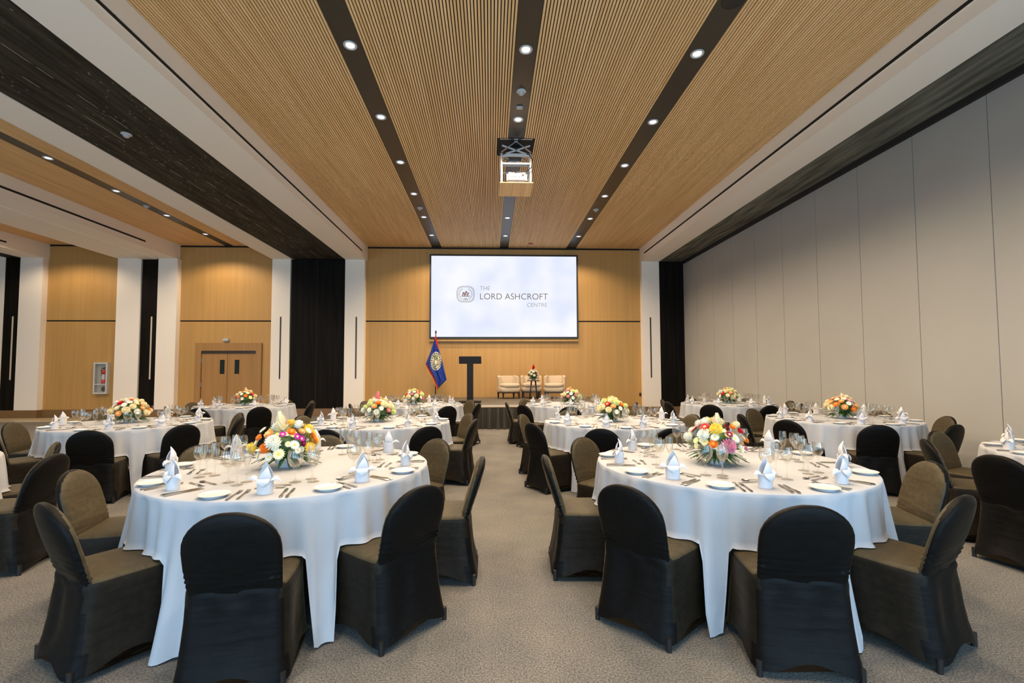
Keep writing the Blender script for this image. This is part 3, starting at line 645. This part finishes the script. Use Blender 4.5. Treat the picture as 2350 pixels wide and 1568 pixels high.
def back_cover(seed):
    rnd = random.Random(seed); P_ = sq(0, 3.2, 40); ph = rnd.uniform(0, 6); R = []
    zs = [.425, .437, .449, .461, .473, .485, .497, .509, .521, .535, .55, .57, .60, .64, .68, .715, .745, .77, .79, .803, .812, .817]
    for z in zs:
        hx = .200+.008*min(1, (z-.425)/.15)
        if z > .64: hx = .208*math.sqrt(max(0, 1-((z-.64)/.180)**2))
        hy = .030+.006*min(1, (z-.44)/.1)
        if z > .74: hy *= math.sqrt(max(.02, 1-((z-.74)/.081)**2))
        if z < .455: hy = .028
        yc = -.180-(z-.425)*.28
        row = []
        for x, y, c in P_:
            xx = hx*x; wr = 0
            if z < .60: wr = .008*math.exp(-((z-.490)/.05)**2)*(.4+.6*abs(xx)/.2)*math.sin(z*230+ph+2.2*math.sin(xx*11+ph))
            yy = yc+hy*y + (-.012*(1-(xx/.21)**2) if z > .5 else 0)*min(1, (z-.5)/.12 if z > .5 else 0)
            row.append((xx, yy+wr*(1 if y < 0 else .6), z))
        R.append(row)
    mb = MB(); mb.rings(R); 
    for k, f in enumerate(mb.f):
        z = sum(mb.v[q][2] for q in f)/len(f); y = sum(mb.v[q][1] for q in f)/len(f); mb.m[k] = 1 if y > -.180-(z-.425)*.28+.004 else 0  # front faces get the lighter painted-in tone
    return auto(mb.mesh('back_cover', [M_['chair'], M_['cover_lit']]), 80)
foot_me = lathe_me('leg', [(.001, 0), (.014, 0), (.014, .07), (.001, .07)], 'foot', 10)
protos = [(chair_cover(i), back_cover(i+10)) for i in range(3)]
def chair(cx, cy, ang, label, var=0):
    t = empty('banquet_chair', (cx, cy, 0), math.radians(ang)+PI/2)   # local +Y looks at the table
    tag(t, label, 'chair', 'black covered banquet chairs')
    a, b2 = protos[var]; obj('seat_cover', a, t); obj('backrest', b2, t)
    for sx in (-1, 1):
        for y in (.225, -.245): obj('leg', foot_me, t, (sx*.222, y, 0))
    return t
# --- table linen
def cloth_mesh(A, seed, hw=14.4):
    rnd = random.Random(seed); R = []; n = 320; ph = [rnd.uniform(0, 6.28) for _ in range(8)]
    ths = [360*i/n for i in range(n)]
    def gapinfo(th):
        d = sorted((adiff(th, a), a) for a in A); return d[0][0]
    def sm(x): x = max(0, min(1, x)); return x*x*(3-2*x)
    for r in (.03, .3, .6, .80, .89): R.append([(r*math.cos(math.radians(t)), r*math.sin(math.radians(t)), TH) for t in ths])
    R.append([(.914*math.cos(math.radians(t)), .914*math.sin(math.radians(t)), TH-.001) for t in ths])
    R.append([(.921*math.cos(math.radians(t)), .921*math.sin(math.radians(t)), TH-.007) for t in ths])
    K = 16
    for k in range(1, K+1):
        s = k/K; row = []
        for th in ths:
            d = gapinfo(th); m = sm((d-hw)/3.0)
            # half width of this gap
            lo = min((a for a in A), key=lambda a: (th-a) % 360); hi = min((a for a in A), key=lambda a: (a-th) % 360)
            G = ((th-lo) % 360+(hi-th) % 360)/2; w = max(.5, G-hw)
            c = min(1, 1.5*(1-((G-d)/w)**2)) if d >= hw else 0
            wide = min(1, max(0, (w-4)/10))
            drop = .292+(.757-.292)*m
            fold = math.sin(math.radians(th)*21+ph[0]+1.6*math.sin(math.radians(th)*5+ph[1]))*.55+math.sin(math.radians(th)*43+ph[2]+1.2*math.sin(math.radians(th)*4))*.42-.25
            fold2 = math.sin(math.radians(th)*11+ph[3]+2*math.sin(math.radians(th)*3))
            r = .923+.004*s+m*((.125*s**1.3)*c*(1.0+.2*fold2)+(.034*s**.6+.03*wide*s)*fold)+.030*s**.5*fold*(1-m)
            r += (1-m)*(.022*s+.010*s*math.sin(math.radians(th)*26+ph[4]))
            if m < 1 and s > .95: r += (1-m)*.012
            z = TH-.008-drop*s
            if m > .5: z = max(z, .004+.012*abs(fold))
            row.append((r*math.cos(math.radians(th)), r*math.sin(math.radians(th)), z))
        R.append(row)
    mb = MB(); mb.rings(R, True, False); me = mb.mesh('tablecloth', M_['cloth'], True); return me
top_me = lathe_me('table_top', [(.001, .735), (.905, .735), (.905, .758), (.001, .758)], 'veneer', 48)
tleg_me = MB().tube([(0, 0, 0), (0, 0, .735)], .016, 8).mesh('leg', M_['black'], True)

# --- place setting meshes
def napkin(seed):
    rnd = random.Random(seed); mb = MB(); n = 28; a0 = rnd.uniform(-.3, .3)
    # rolled cylinder, open at the top
    outer = [[((.041+.002*math.cos(2*t)) * math.cos(t), (.034)*math.sin(t), z) for t in [2*PI*i/n for i in range(n)]] for z in (0, .035, .070, .082)]
    inner = [[(.036*math.cos(t), .029*math.sin(t), z) for t in [2*PI*i/n for i in range(n)]] for z in (.082, .060)]
    mb.rings(outer+inner)
    def leaf(base0, base1, tip, bow, m=8, th=.003, wide=1.0):   # petal between two base points rising to a tip
        b0, b1, tp = Vector(base0), Vector(base1), Vector(tip); bw = Vector(bow); F_ = []; 
        for j in range(m+1):
            s = j/m; w = (1-s)**.75*(1+wide*.9*s*(1-s)*2); c = (b0+b1)/2*(1-s)+tp*s; h = (b1-b0)/2*w
            F_.append([c-h+bw*math.sin(PI*s)*.5, c-h*.4+bw*(math.sin(PI*s)+.25*(1-s)), c+h*.4+bw*(math.sin(PI*s)+.25*(1-s)), c+h+bw*math.sin(PI*s)*.5])
        nrm = (b1-b0).cross(tp-b0).normalized()*th
        vs = [tuple(p) for r in F_ for p in r]; k = len(vs); vs += [tuple(p+nrm) for r in F_ for p in r]
        fs = [(j*4+i, j*4+i+1, j*4+4+i+1, j*4+4+i) for j in range(m) for i in range(3)]
        fs += [tuple(q+k for q in reversed(f)) for f in fs]
        rim = [j*4 for j in range(m+1)]+[m*4+1, m*4+2, m*4+3]+[j*4+3 for j in range(m-1, -1, -1)]+[2, 1]
        for i in range(len(rim)):
            a, b2 = rim[i], rim[(i+1) % len(rim)]; fs.append((a, b2, b2+k, a+k))
        mb.add(vs, fs)
    leaf((-.037, .004, .06), (.037, .004, .06), (.004*rnd.uniform(-1, 1), -.006, .178), (0, .022, 0), 10)          # tall back point
    leaf((-.030, -.012, .06), (.030, -.012, .06), (.012, -.004, .150), (0, -.012, 0), 8)                          # second point
    leaf((-.036, .015, .078), (-.030, -.022, .072), (-.088, -.012, .066+rnd.uniform(-.01, .02)), (0, 0, .022), 7)  # wings
    leaf((.030, -.022, .072), (.036, .015, .078), (.088, -.008, .068+rnd.uniform(-.01, .02)), (0, 0, .022), 7)
    leaf((.032, -.028, .086), (-.032, -.028, .086), (.0, -.042, .040), (0, -.010, .0), 6)                          # front flap
    return auto(mb.mesh('folded_napkin', M_['napkin']), 50)
nap_me = [napkin(i) for i in range(3)]
plate_me = lathe_me('bread_plate', [(.001, .004), (.045, .004), (.050, .0), (.054, .0), (.058, .006), (.078, .015), (.080, .0175), (.077, .0185), (.058, .010), (.045, .008), (.001, .008)], 'china', 36)
plate2_me = plate_me
def goblet(h, rb, rm, bowl_h, name):
    zb = h-bowl_h
    o = [(.001, 0), (.034, 0), (.035, .002), (.020, .005), (.006, .012), (.0042, .03), (.0042, zb-.012), (.008, zb), (rb*.55, zb+bowl_h*.14), (rb*.88, zb+bowl_h*.34), (rb, zb+bowl_h*.55), (rb*.97, zb+bowl_h*.75), (rm, h)]
    i = [(rm-.0012, h), (rb*.97-.002, zb+bowl_h*.75), (rb-.002, zb+bowl_h*.55), (rb*.86-.002, zb+bowl_h*.34), (rb*.5, zb+bowl_h*.17), (.001, zb+.008)]
    return auto(MB().lathe(o+i, 20).mesh(name, M_['glass']), 60)
gob_me = goblet(.195, .046, .039, .112, 'water_goblet'); wine_me = goblet(.200, .036, .030, .100, 'wine_glass'); flute_me = goblet(.215, .026, .022, .125, 'champagne_flute')
def strip(sec):      # flat cutlery outline: list of (y, halfwidth, z)
    mb = MB(); R = []
    for y, w, z, t in sec: R.append([(-w, y, z), (w, y, z), (w, y, z+t), (-w, y, z+t)])
    mb.rings(R); return mb
def knife_me():
    mb = strip([(-.105, .004, .001, .003), (-.10, .0085, .001, .006), (-.05, .0065, .001, .0065), (-.012, .005, .001, .005), (0, .0045, .001, .003), (.01, .0085, .0008, .002), (.06, .0095, .0008, .002), (.095, .006, .0008, .002), (.105, .001, .0008, .001)])
    return auto(mb.mesh('table_knife', M_['steel']), 40)
def fork_me(k=1.0, nm='table_fork'):
    mb = strip([(-.10*k, .003, .001, .003), (-.095*k, .008, .001, .004), (-.05*k, .0045, .0015, .004), (.01*k, .003, .005, .003), (.035*k, .004, .005, .003), (.045*k, .010, .0015, .003), (.055*k, .0115, .001, .0025)])
    for i in range(4):
        x = -.009+i*.006; mb.rings([[(x-.0016+a, y, z+b2) for a, b2 in ((0, 0), (.0032, 0), (.0032, .002), (0, .002))] for y, z in ((.052*k, .001), (.08*k, .001), (.10*k, .006))])
    return auto(mb.mesh(nm, M_['steel']), 40)
def spoon_me(k=1.0, nm='dessert_spoon'):
    mb = strip([(-.10*k, .003, .001, .003), (-.095*k, .0075, .001, .004), (-.05*k, .0042, .0015, .004), (.02*k, .003, .005, .003), (.045*k, .0045, .004, .003)])
    mb.rings([[(.019*s*math.cos(2*PI*i/14)*k, .07*k+.03*k*s*math.sin(2*PI*i/14), z) for i in range(14)] for s, z in ((.3, .0005), (.7, .001), (1, .006), (.92, .007), (.6, .003), (.2, .002))])
    return auto(mb.mesh(nm, M_['steel']), 40)
kn_me, fk_me, fk2_me, sp_me = knife_me(), fork_me(), fork_me(.85, 'dessert_fork'), spoon_me(.85)

def place(c, ang, seat, tname, near, idx):
    a = math.radians(ang); u = Vector((math.cos(a), math.sin(a))); r = Vector((-math.sin(a), math.cos(a))); rz = a+PI/2
    rnd = random.Random(int(ang*7+c[0]*100+c[1]*31)); z = TH
    where = 'at %s seat, %s' % (seat, tname)
    def P(rad, tan): j = .006; p = Vector(c)+u*(rad+rnd.uniform(-j, j))+r*(tan+rnd.uniform(-j, j)); return (p.x, p.y, z+.001)
    tag(obj('folded_napkin', nap_me[idx % 3], None, P(.78, 0), rz+rnd.uniform(-.7, .7)), 'white folded napkin %s' % where, 'napkin', 'standing folded napkins')
    tag(obj('bread_plate', plate_me, None, P(.80, -.245)), 'white bread plate %s' % where, 'plate', 'bread plates')
    for k, t in enumerate((-.112, -.150)):
        tag(obj('table_fork', fk_me, None, P(.79, t), rz+rnd.uniform(-.05, .05)), '%s fork of two %s' % (('inner', 'outer')[k], where), 'fork', 'table forks')
    for k, t in enumerate((.105, .137)):
        tag(obj('table_knife', kn_me, None, P(.79, t), rz+rnd.uniform(-.05, .05)), '%s knife of two %s' % (('inner', 'outer')[k], where), 'knife', 'table knives')
    tag(obj('dessert_fork', fk2_me, None, P(.655, .0), rz-PI/2+rnd.uniform(-.12, .12)), 'small dessert fork %s' % where, 'fork', 'dessert forks')
    tag(obj('dessert_spoon', sp_me, None, P(.605, .01), rz+PI/2+rnd.uniform(-.1, .1)), 'small dessert spoon %s' % where, 'spoon', 'dessert spoons')
    tag(obj('water_goblet', gob_me, None, P(.535, .104)), 'clear water goblet %s' % where, 'glass', 'water goblets')
    tag(obj('wine_glass', wine_me, None, P(.545, .210)), 'slim clear wine glass %s' % where, 'glass', 'wine glasses')
    tag(obj('champagne_flute', flute_me, None, P(.465, .185)), 'tall clear flute glass %s' % where, 'glass', 'champagne flutes')

SHIFT = {('FL', 9): .14, ('FL', 45): -.08, ('FR', -174): .06}      # chairs pulled out or tucked in
for kname, (c, A, tname) in TABLES.items():
    nm = seat_names(A); odd = len(A) != 8
    t = empty('banquet_table', (c[0], c[1], 0)); tag(t, 'round banquet table under the white cloth, %s' % tname, 'table', 'round banquet tables')
    obj('table_top', top_me, t)
    for q in range(4): obj('leg', tleg_me, t, (.42*math.cos(PI/4+q*PI/2), .42*math.sin(PI/4+q*PI/2), 0))
    AA = list(A)
    if kname == 'FR': AA = A+[-85, -40, 5, 60]
    if kname == 'FL': AA = A+[-85, -130, 180, 145]
    tag(obj('tablecloth', cloth_mesh(AA, hash(kname) % 97 if False else sum(map(ord, kname))), None, (c[0], c[1], 0)), 'white floor-length cloth draped over the %s' % tname, 'tablecloth', 'white tablecloths')
    for i, ang in enumerate(A):
        a = math.radians(ang); rad = 1.03+SHIFT.get((kname, ang), 0); face = 'back to camera' if math.sin(a) < -.35 else ('seen from the side' if math.sin(a) < .35 else 'facing the camera')
        chair(c[0]+rad*math.cos(a), c[1]+rad*math.sin(a), ang, 'black covered chair at %s seat of %s, %s' % (nm[ang], tname, face), i % 3)
        if kname == 'FL': continue
        if kname == 'FR' and ang == -131: continue
        place(c, ang, nm[ang], tname, False, i)

# ------------------------------------------------------------------ flowers
def petal(mb, base, d, n_, ln, wd, curl):      # a petal from base along d, n_ = up side
    b0 = Vector(base); d = Vector(d).normalized(); q = d.cross(Vector(n_)); q = q.normalized() if q.length > 1e-5 else Vector((1, 0, 0)); nn = q.cross(d)
    p1 = b0+d*ln*.5+nn*curl*.35; p2 = b0+d*ln+nn*curl
    mb.add([b0-q*wd*.18, b0+q*wd*.18, p1+q*wd*.5, p1-q*wd*.5, p2+q*wd*.22, p2-q*wd*.22, b0-nn*wd*.12, p1-nn*wd*.14, p2-nn*wd*.02], [(0, 1, 2, 3), (3, 2, 4, 5), (0, 3, 7, 6), (3, 5, 8, 7), (1, 6, 7, 2), (2, 7, 8, 4), (4, 8, 5), (0, 6, 1)])
def fib(n, cap):
    out = []
    for i in range(n):
        z = 1-(1-cap)*(i+.5)/n; r = math.sqrt(max(0, 1-z*z)); t = i*2.39996; out.append(Vector((r*math.cos(t), r*math.sin(t), z)))
    return out
def mum_me():
    mb = MB(); mb.lathe([(.001, -.5), (.5, -.25), (.62, .1), (.42, .5), (.001, .62)], 10)
    for v in fib(70, -.45):
        up_ = Vector((0, 0, 1)); petal(mb, v*.45, v, up_ if abs(v.z) < .9 else Vector((1, 0, 0)), .58, .30, .16)
    return mb
def daisy_me(n=15):
    mb = MB(); mb.lathe([(.001, -.1), (.28, -.02), (.30, .12), (.15, .2), (.001, .22)], 10)
    for k in range(2):
        for i in range(n):
            t = 2*PI*(i+.5*k)/n; petal(mb, (.2*math.cos(t), .2*math.sin(t), .02+.06*k), (math.cos(t), math.sin(t), .18+.2*k), (0, 0, 1), .82-.12*k, .30, -.10)
    return mb
def rose_me():
    mb = MB(); mb.lathe([(.001, -.5), (.35, -.4), (.55, 0), (.30, .45), (.001, .5)], 12)
    for ring, (n, r, tilt, ln) in enumerate(((5, .15, 1.6, .55), (6, .30, 1.0, .65), (8, .42, .55, .65), (9, .5, .1, .55))):
        for i in range(n):
            t = 2*PI*(i+.4*ring)/n; petal(mb, (r*.7*math.cos(t), r*.7*math.sin(t), -.15), (math.cos(t), math.sin(t), tilt), (0, 0, 1), ln, .62, .22)
    return mb
def ginger_me():      # upright head of open pointed bracts, unit height
    mb = MB(); mb.lathe([(.001, 0), (.035, 0), (.06, .25), (.07, .5), (.04, .75), (.001, .85)], 8)
    for j in range(9):
        z = .10+j*.085; n = 8 if j < 7 else 5; el = .15+.13*j
        for i in range(n):
            t = 2*PI*(i+.5*(j % 2))/n+j*.13; c, s_ = math.cos(el), math.sin(el)
            petal(mb, (.04*math.cos(t), .04*math.sin(t), z), (math.cos(t)*c, math.sin(t)*c, s_), (0, 0, 1), .44-.016*j, .155, .09)
    return mb
def leafy(seed, n, rx, droop):
    rnd = random.Random(seed); mb = MB()
    for i in range(n):
        t = rnd.uniform(0, 2*PI); el = rnd.uniform(-.12, 1.1); L_ = rx*rnd.uniform(.6, 1.15)*(1-.35*max(0, el-.4)); w = rnd.uniform(.008, .017)
        d_ = Vector((math.cos(t)*math.cos(el), math.sin(t)*math.cos(el), math.sin(el))); side = Vector((-math.sin(t), math.cos(t), 0))
        p = Vector((.02*math.cos(t), .02*math.sin(t), .085)); F_ = []
        for k in range(6):
            s = k/5; c = p+d_*L_*s+Vector((0, 0, -droop*rx*(s**2)*(.9 if el < .3 else .3))); ww = w*math.sin(PI*min(.98, max(.06, s*.9+.1)))
            c.z = max(c.z, .012); F_.append((c-side*ww, c+Vector((0, 0, .004)), c+side*ww, c-Vector((0, 0, .001))))
        vs = [tuple(q) for f in F_ for q in f]; fs = []
        for k in range(5):
            for i2 in range(4): fs.append((k*4+i2, k*4+(i2+1) % 4, k*4+4+(i2+1) % 4, k*4+4+i2))
        mb.add(vs, fs)
    return mb
_fm = {}
def flower_mesh(kind, col):
    if (kind, col) not in _fm:
        b_ = {'mum': mum_me, 'daisy': daisy_me, 'rose': rose_me, 'ginger': ginger_me}[kind]()
        ms = [M_['fl_'+col]]
        if kind == 'daisy':
            nf = 10*4+2; b_.m = [1 if i < nf else 0 for i in range(len(b_.f))]; ms.append(M_['fl_yellow'] if col in ('white', 'orange', 'cream') else M_['fl_palegreen'])
        _fm[(kind, col)] = auto(b_.mesh(kind, ms), 40)
    return _fm[(kind, col)]
KN = {'mum': 'chrysanthemum', 'daisy': 'daisy', 'rose': 'rose', 'ginger': 'torch_ginger'}
bowl_me = lathe_me('bowl', [(.001, 0), (.05, 0), (.055, .004), (.075, .035), (.088, .072), (.084, .073), (.07, .04), (.05, .012), (.001, .010)], 'bowl', 28)
def arrangement(x, y, z, label, front, palette, n_back, seed, tall=None, R=.20, dome=.165, s=1.0, grp='flower centrepieces on the dinner tables'):
    rnd = random.Random(seed); t = empty('flower_arrangement', (x, y, z)); tag(t, label, 'flowers', grp); t.scale = (s, s, s)
    obj('bowl', bowl_me, t); obj('foliage', leafy(seed, 170, R*.93, .38).mesh('foliage', M_['leaf'], True), t)
    if seed % 2 or tall: obj('sprig', leafy(seed+50, 7, R*1.25, -.35).mesh('sprig', M_['leafpale'], True), t)
    obj('core', MB().lathe([(.001, .06), (.07, .065), (R*.62, .13), (R*.58, .20), (R*.30, .255), (.001, .265)], 14).mesh('core', M_['leaf'], True), t)
    def put(kind, col, p, r, d_):
        d_ = Vector(d_).normalized(); q = d_.to_track_quat('Z', 'Y'); o = obj(KN[kind], flower_mesh(kind, col), t, p)
        o.rotation_euler = (q @ Vector((0, 0, 1)).to_track_quat('Z', 'Y').inverted()).to_euler() if False else q.to_euler(); o.scale = (r, r, r)
    for kind, col, dx, dz, r in front:
        r *= 1.12
        k = math.sqrt(max(.05, 1-(dx/(R*1.15))**2-((dz-.14)/.22)**2)); dy = -R*.95*k
        put(kind, col, (dx, dy, dz), r, (dx*2.2, dy*1.3-.02, (dz-.10)*1.6+.05))
    for i in range(n_back):
        el = rnd.uniform(.05, 1.25); th = rnd.uniform(0.12*PI, .88*PI) if front else (i*2.39996)
        if not front: el = .02+1.5*((i+.5)/n_back)**1.15; th = i*2.39996
        cx_, cy_, cz_ = math.cos(th)*math.cos(el), math.sin(th)*math.cos(el), math.sin(el)
        kind, col = palette[rnd.randrange(len(palette))] if front else palette[i % len(palette)]
        r = {'mum': .046, 'daisy': .036, 'rose': .042}[kind]*rnd.uniform(.85, 1.15)
        if front and i % 3 == 0: th = -rnd.uniform(.05, .95)*PI; cx_, cy_ = math.cos(th)*math.cos(el), math.sin(th)*math.cos(el); kind, col = ('daisy', ('white', 'palegreen', 'cream')[i//3 % 3]); r = .022; cz_ *= .75
        put(kind, col, (cx_*R*.93, cy_*R*.93, .13+cz_*dome), r, (cx_, cy_, cz_*.9+.1))
    if tall:
        kind, col, dx, dy, z0, h, tilt = tall; z0 += 0 if front else .03
        o = obj(KN['ginger'], flower_mesh('ginger', col), t, (dx, dy, z0)); o.scale = (h*.86, h*.86, h); o.rotation_euler = (tilt[0], tilt[1], 0)
    return t
def fr(L_, ox, sc_, zb):      # measured spots -> offsets from the bowl
    return [(k, c, (px-ox)*sc_, zb-(py-855)*sc_-TH, r*sc_) for k, c, px, py, r in L_]
L1F = fr([('mum', 'white', 648, 1006, 15), ('mum', 'orange', 632, 1018, 11), ('mum', 'yellow', 598, 1020, 13), ('rose', 'apricot', 635, 989, 11), ('rose', 'orange', 611, 996, 9), ('daisy', 'white', 608, 1005, 10), ('daisy', 'white', 616, 981, 8),
          ('daisy', 'magenta', 665, 989, 7), ('rose', 'orange', 680, 985, 10), ('daisy', 'magenta', 693, 995, 8), ('daisy', 'magenta', 701, 1000, 7), ('rose', 'apricot', 698, 985, 8), ('daisy', 'white', 690, 1012, 10), ('rose', 'burgundy', 705, 1011, 7),
          ('mum', 'yellow', 715, 1021, 11), ('daisy', 'cream', 661, 1030, 11), ('daisy', 'white', 640, 1036, 9), ('daisy', 'white', 613, 1035, 9), ('daisy', 'white', 696, 1024, 7), ('daisy', 'white', 708, 985, 7)], 652, .00315, 1.4376)
R1F = fr([('mum', 'pink', 1646, 1021, 15), ('mum', 'yellow', 1625, 986, 13), ('daisy', 'red', 1606, 981, 10), ('mum', 'white', 1600, 998, 12), ('rose', 'orange', 1615, 1017, 11), ('daisy', 'white', 1620, 1002, 9), ('daisy', 'burgundy', 1652, 996, 8),
          ('daisy', 'cream', 1640, 988, 6), ('daisy', 'white', 1663, 1005, 11), ('rose', 'orange', 1665, 981, 8), ('rose', 'red', 1684, 990, 9), ('daisy', 'burgundy', 1697, 999, 8), ('daisy', 'white', 1687, 1003, 8), ('rose', 'orange', 1700, 1012, 8),
          ('daisy', 'white', 1678, 1029, 10), ('rose', 'pink', 1695, 1029, 7), ('mum', 'cream', 1676, 978, 9), ('daisy', 'cream', 1600, 1014, 8), ('daisy', 'orange', 1685, 1017, 5), ('daisy', 'palegreen', 1586, 1012, 7)], 1645, .00312, 1.4376)
arrangement(-1.46, 3.46, TH, 'flower centrepiece with leaning white torch ginger and magenta daisies, front left table', L1F, [('mum', 'white'), ('rose', 'orange'), ('daisy', 'magenta'), ('mum', 'yellow'), ('daisy', 'white')], 48, 1, ('ginger', 'cream', -.01, -.02, .215, .17, (0, -.22)), R=.205)
arrangement(1.64, 3.40, TH, 'flower centrepiece with white torch ginger and big pink chrysanthemum, front right table', R1F, [('mum', 'cream'), ('rose', 'orange'), ('daisy', 'red'), ('mum', 'white')], 48, 3, ('ginger', 'cream', .0, -.02, .20, .155, (0, .05)), R=.195)
pal = lambda s: [tuple(x.split('-')) for x in s.split()]
arrangement(-1.53, 6.52, TH, 'flower centrepiece with pink torch ginger and pale yellow blooms, second row left of aisle', [], pal('mum-palegreen mum-cream daisy-white rose-apricot mum-white rose-rose mum-cream daisy-white mum-palegreen rose-pink daisy-white rose-orange'), 36, 5, ('ginger', 'rose', -.02, 0, .21, .16, (0, .08)))
arrangement(1.64, 6.33, TH, 'flower centrepiece with yellow and cream mums, red edge bloom, second row right of aisle', [], pal('mum-cream mum-palegreen daisy-white rose-apricot mum-cream daisy-white rose-orange mum-cream daisy-red rose-cream daisy-white mum-palegreen'), 38, 8)
arrangement(-4.90, 6.62, TH, 'wide low flower centrepiece with white mum and red centre, second row far left', [], pal('mum-cream daisy-white rose-apricot mum-white rose-cream daisy-white rose-red mum-cream rose-orange daisy-white mum-cream'), 42, 10, R=.235, dome=.17)
arrangement(4.98, 6.50, TH, 'flower centrepiece with white top over orange and yellow, second row far right', [], pal('rose-apricot mum-cream rose-orange daisy-pink mum-cream daisy-white rose-yellow rose-apricot daisy-white mum-cream'), 36, 12, ('ginger', 'cream', 0, 0, .20, .12, (0, 0)))
arrangement(-5.03, 9.90, TH, 'flower centrepiece with one white bloom above orange and red, back row far left', [], pal('daisy-cream rose-orange daisy-white mum-cream rose-red daisy-palegreen daisy-white rose-orange mum-cream'), 30, 14, ('ginger', 'cream', 0, 0, .20, .13, (0, 0)), R=.18)
arrangement(5.00, 9.75, TH, 'flower centrepiece of cream blooms round a red one, back row far right', [], pal('mum-cream daisy-cream mum-cream rose-red daisy-white mum-palegreen rose-apricot daisy-cream mum-white'), 34, 16)
arrangement(-1.58, 9.82, TH, 'round flower centrepiece of red, yellow and pink blooms, back row left of aisle', [], pal('rose-rose mum-cream daisy-white rose-red mum-palegreen daisy-white rose-pink mum-cream rose-apricot'), 34, 18)
arrangement(1.66, 9.70, TH, 'flower centrepiece with pink and cream blooms and a peach spike, back row right of aisle', [], pal('mum-cream rose-pink daisy-white mum-cream rose-apricot mum-palegreen daisy-white rose-rose daisy-cream'), 34, 20, ('ginger', 'apricot', 0, 0, .20, .13, (0, -.05)))
arrangement(1.33, 14.55, ZT+.58, 'flower arrangement with red torch ginger among white roses on the stage side table', [], pal('rose-white rose-cream mum-white rose-white rose-burgundy rose-cream'), 30, 22, ('ginger', 'red', 0, 0, .24, .20, (0, .03)), R=.17, dome=.19, grp='stage flowers')
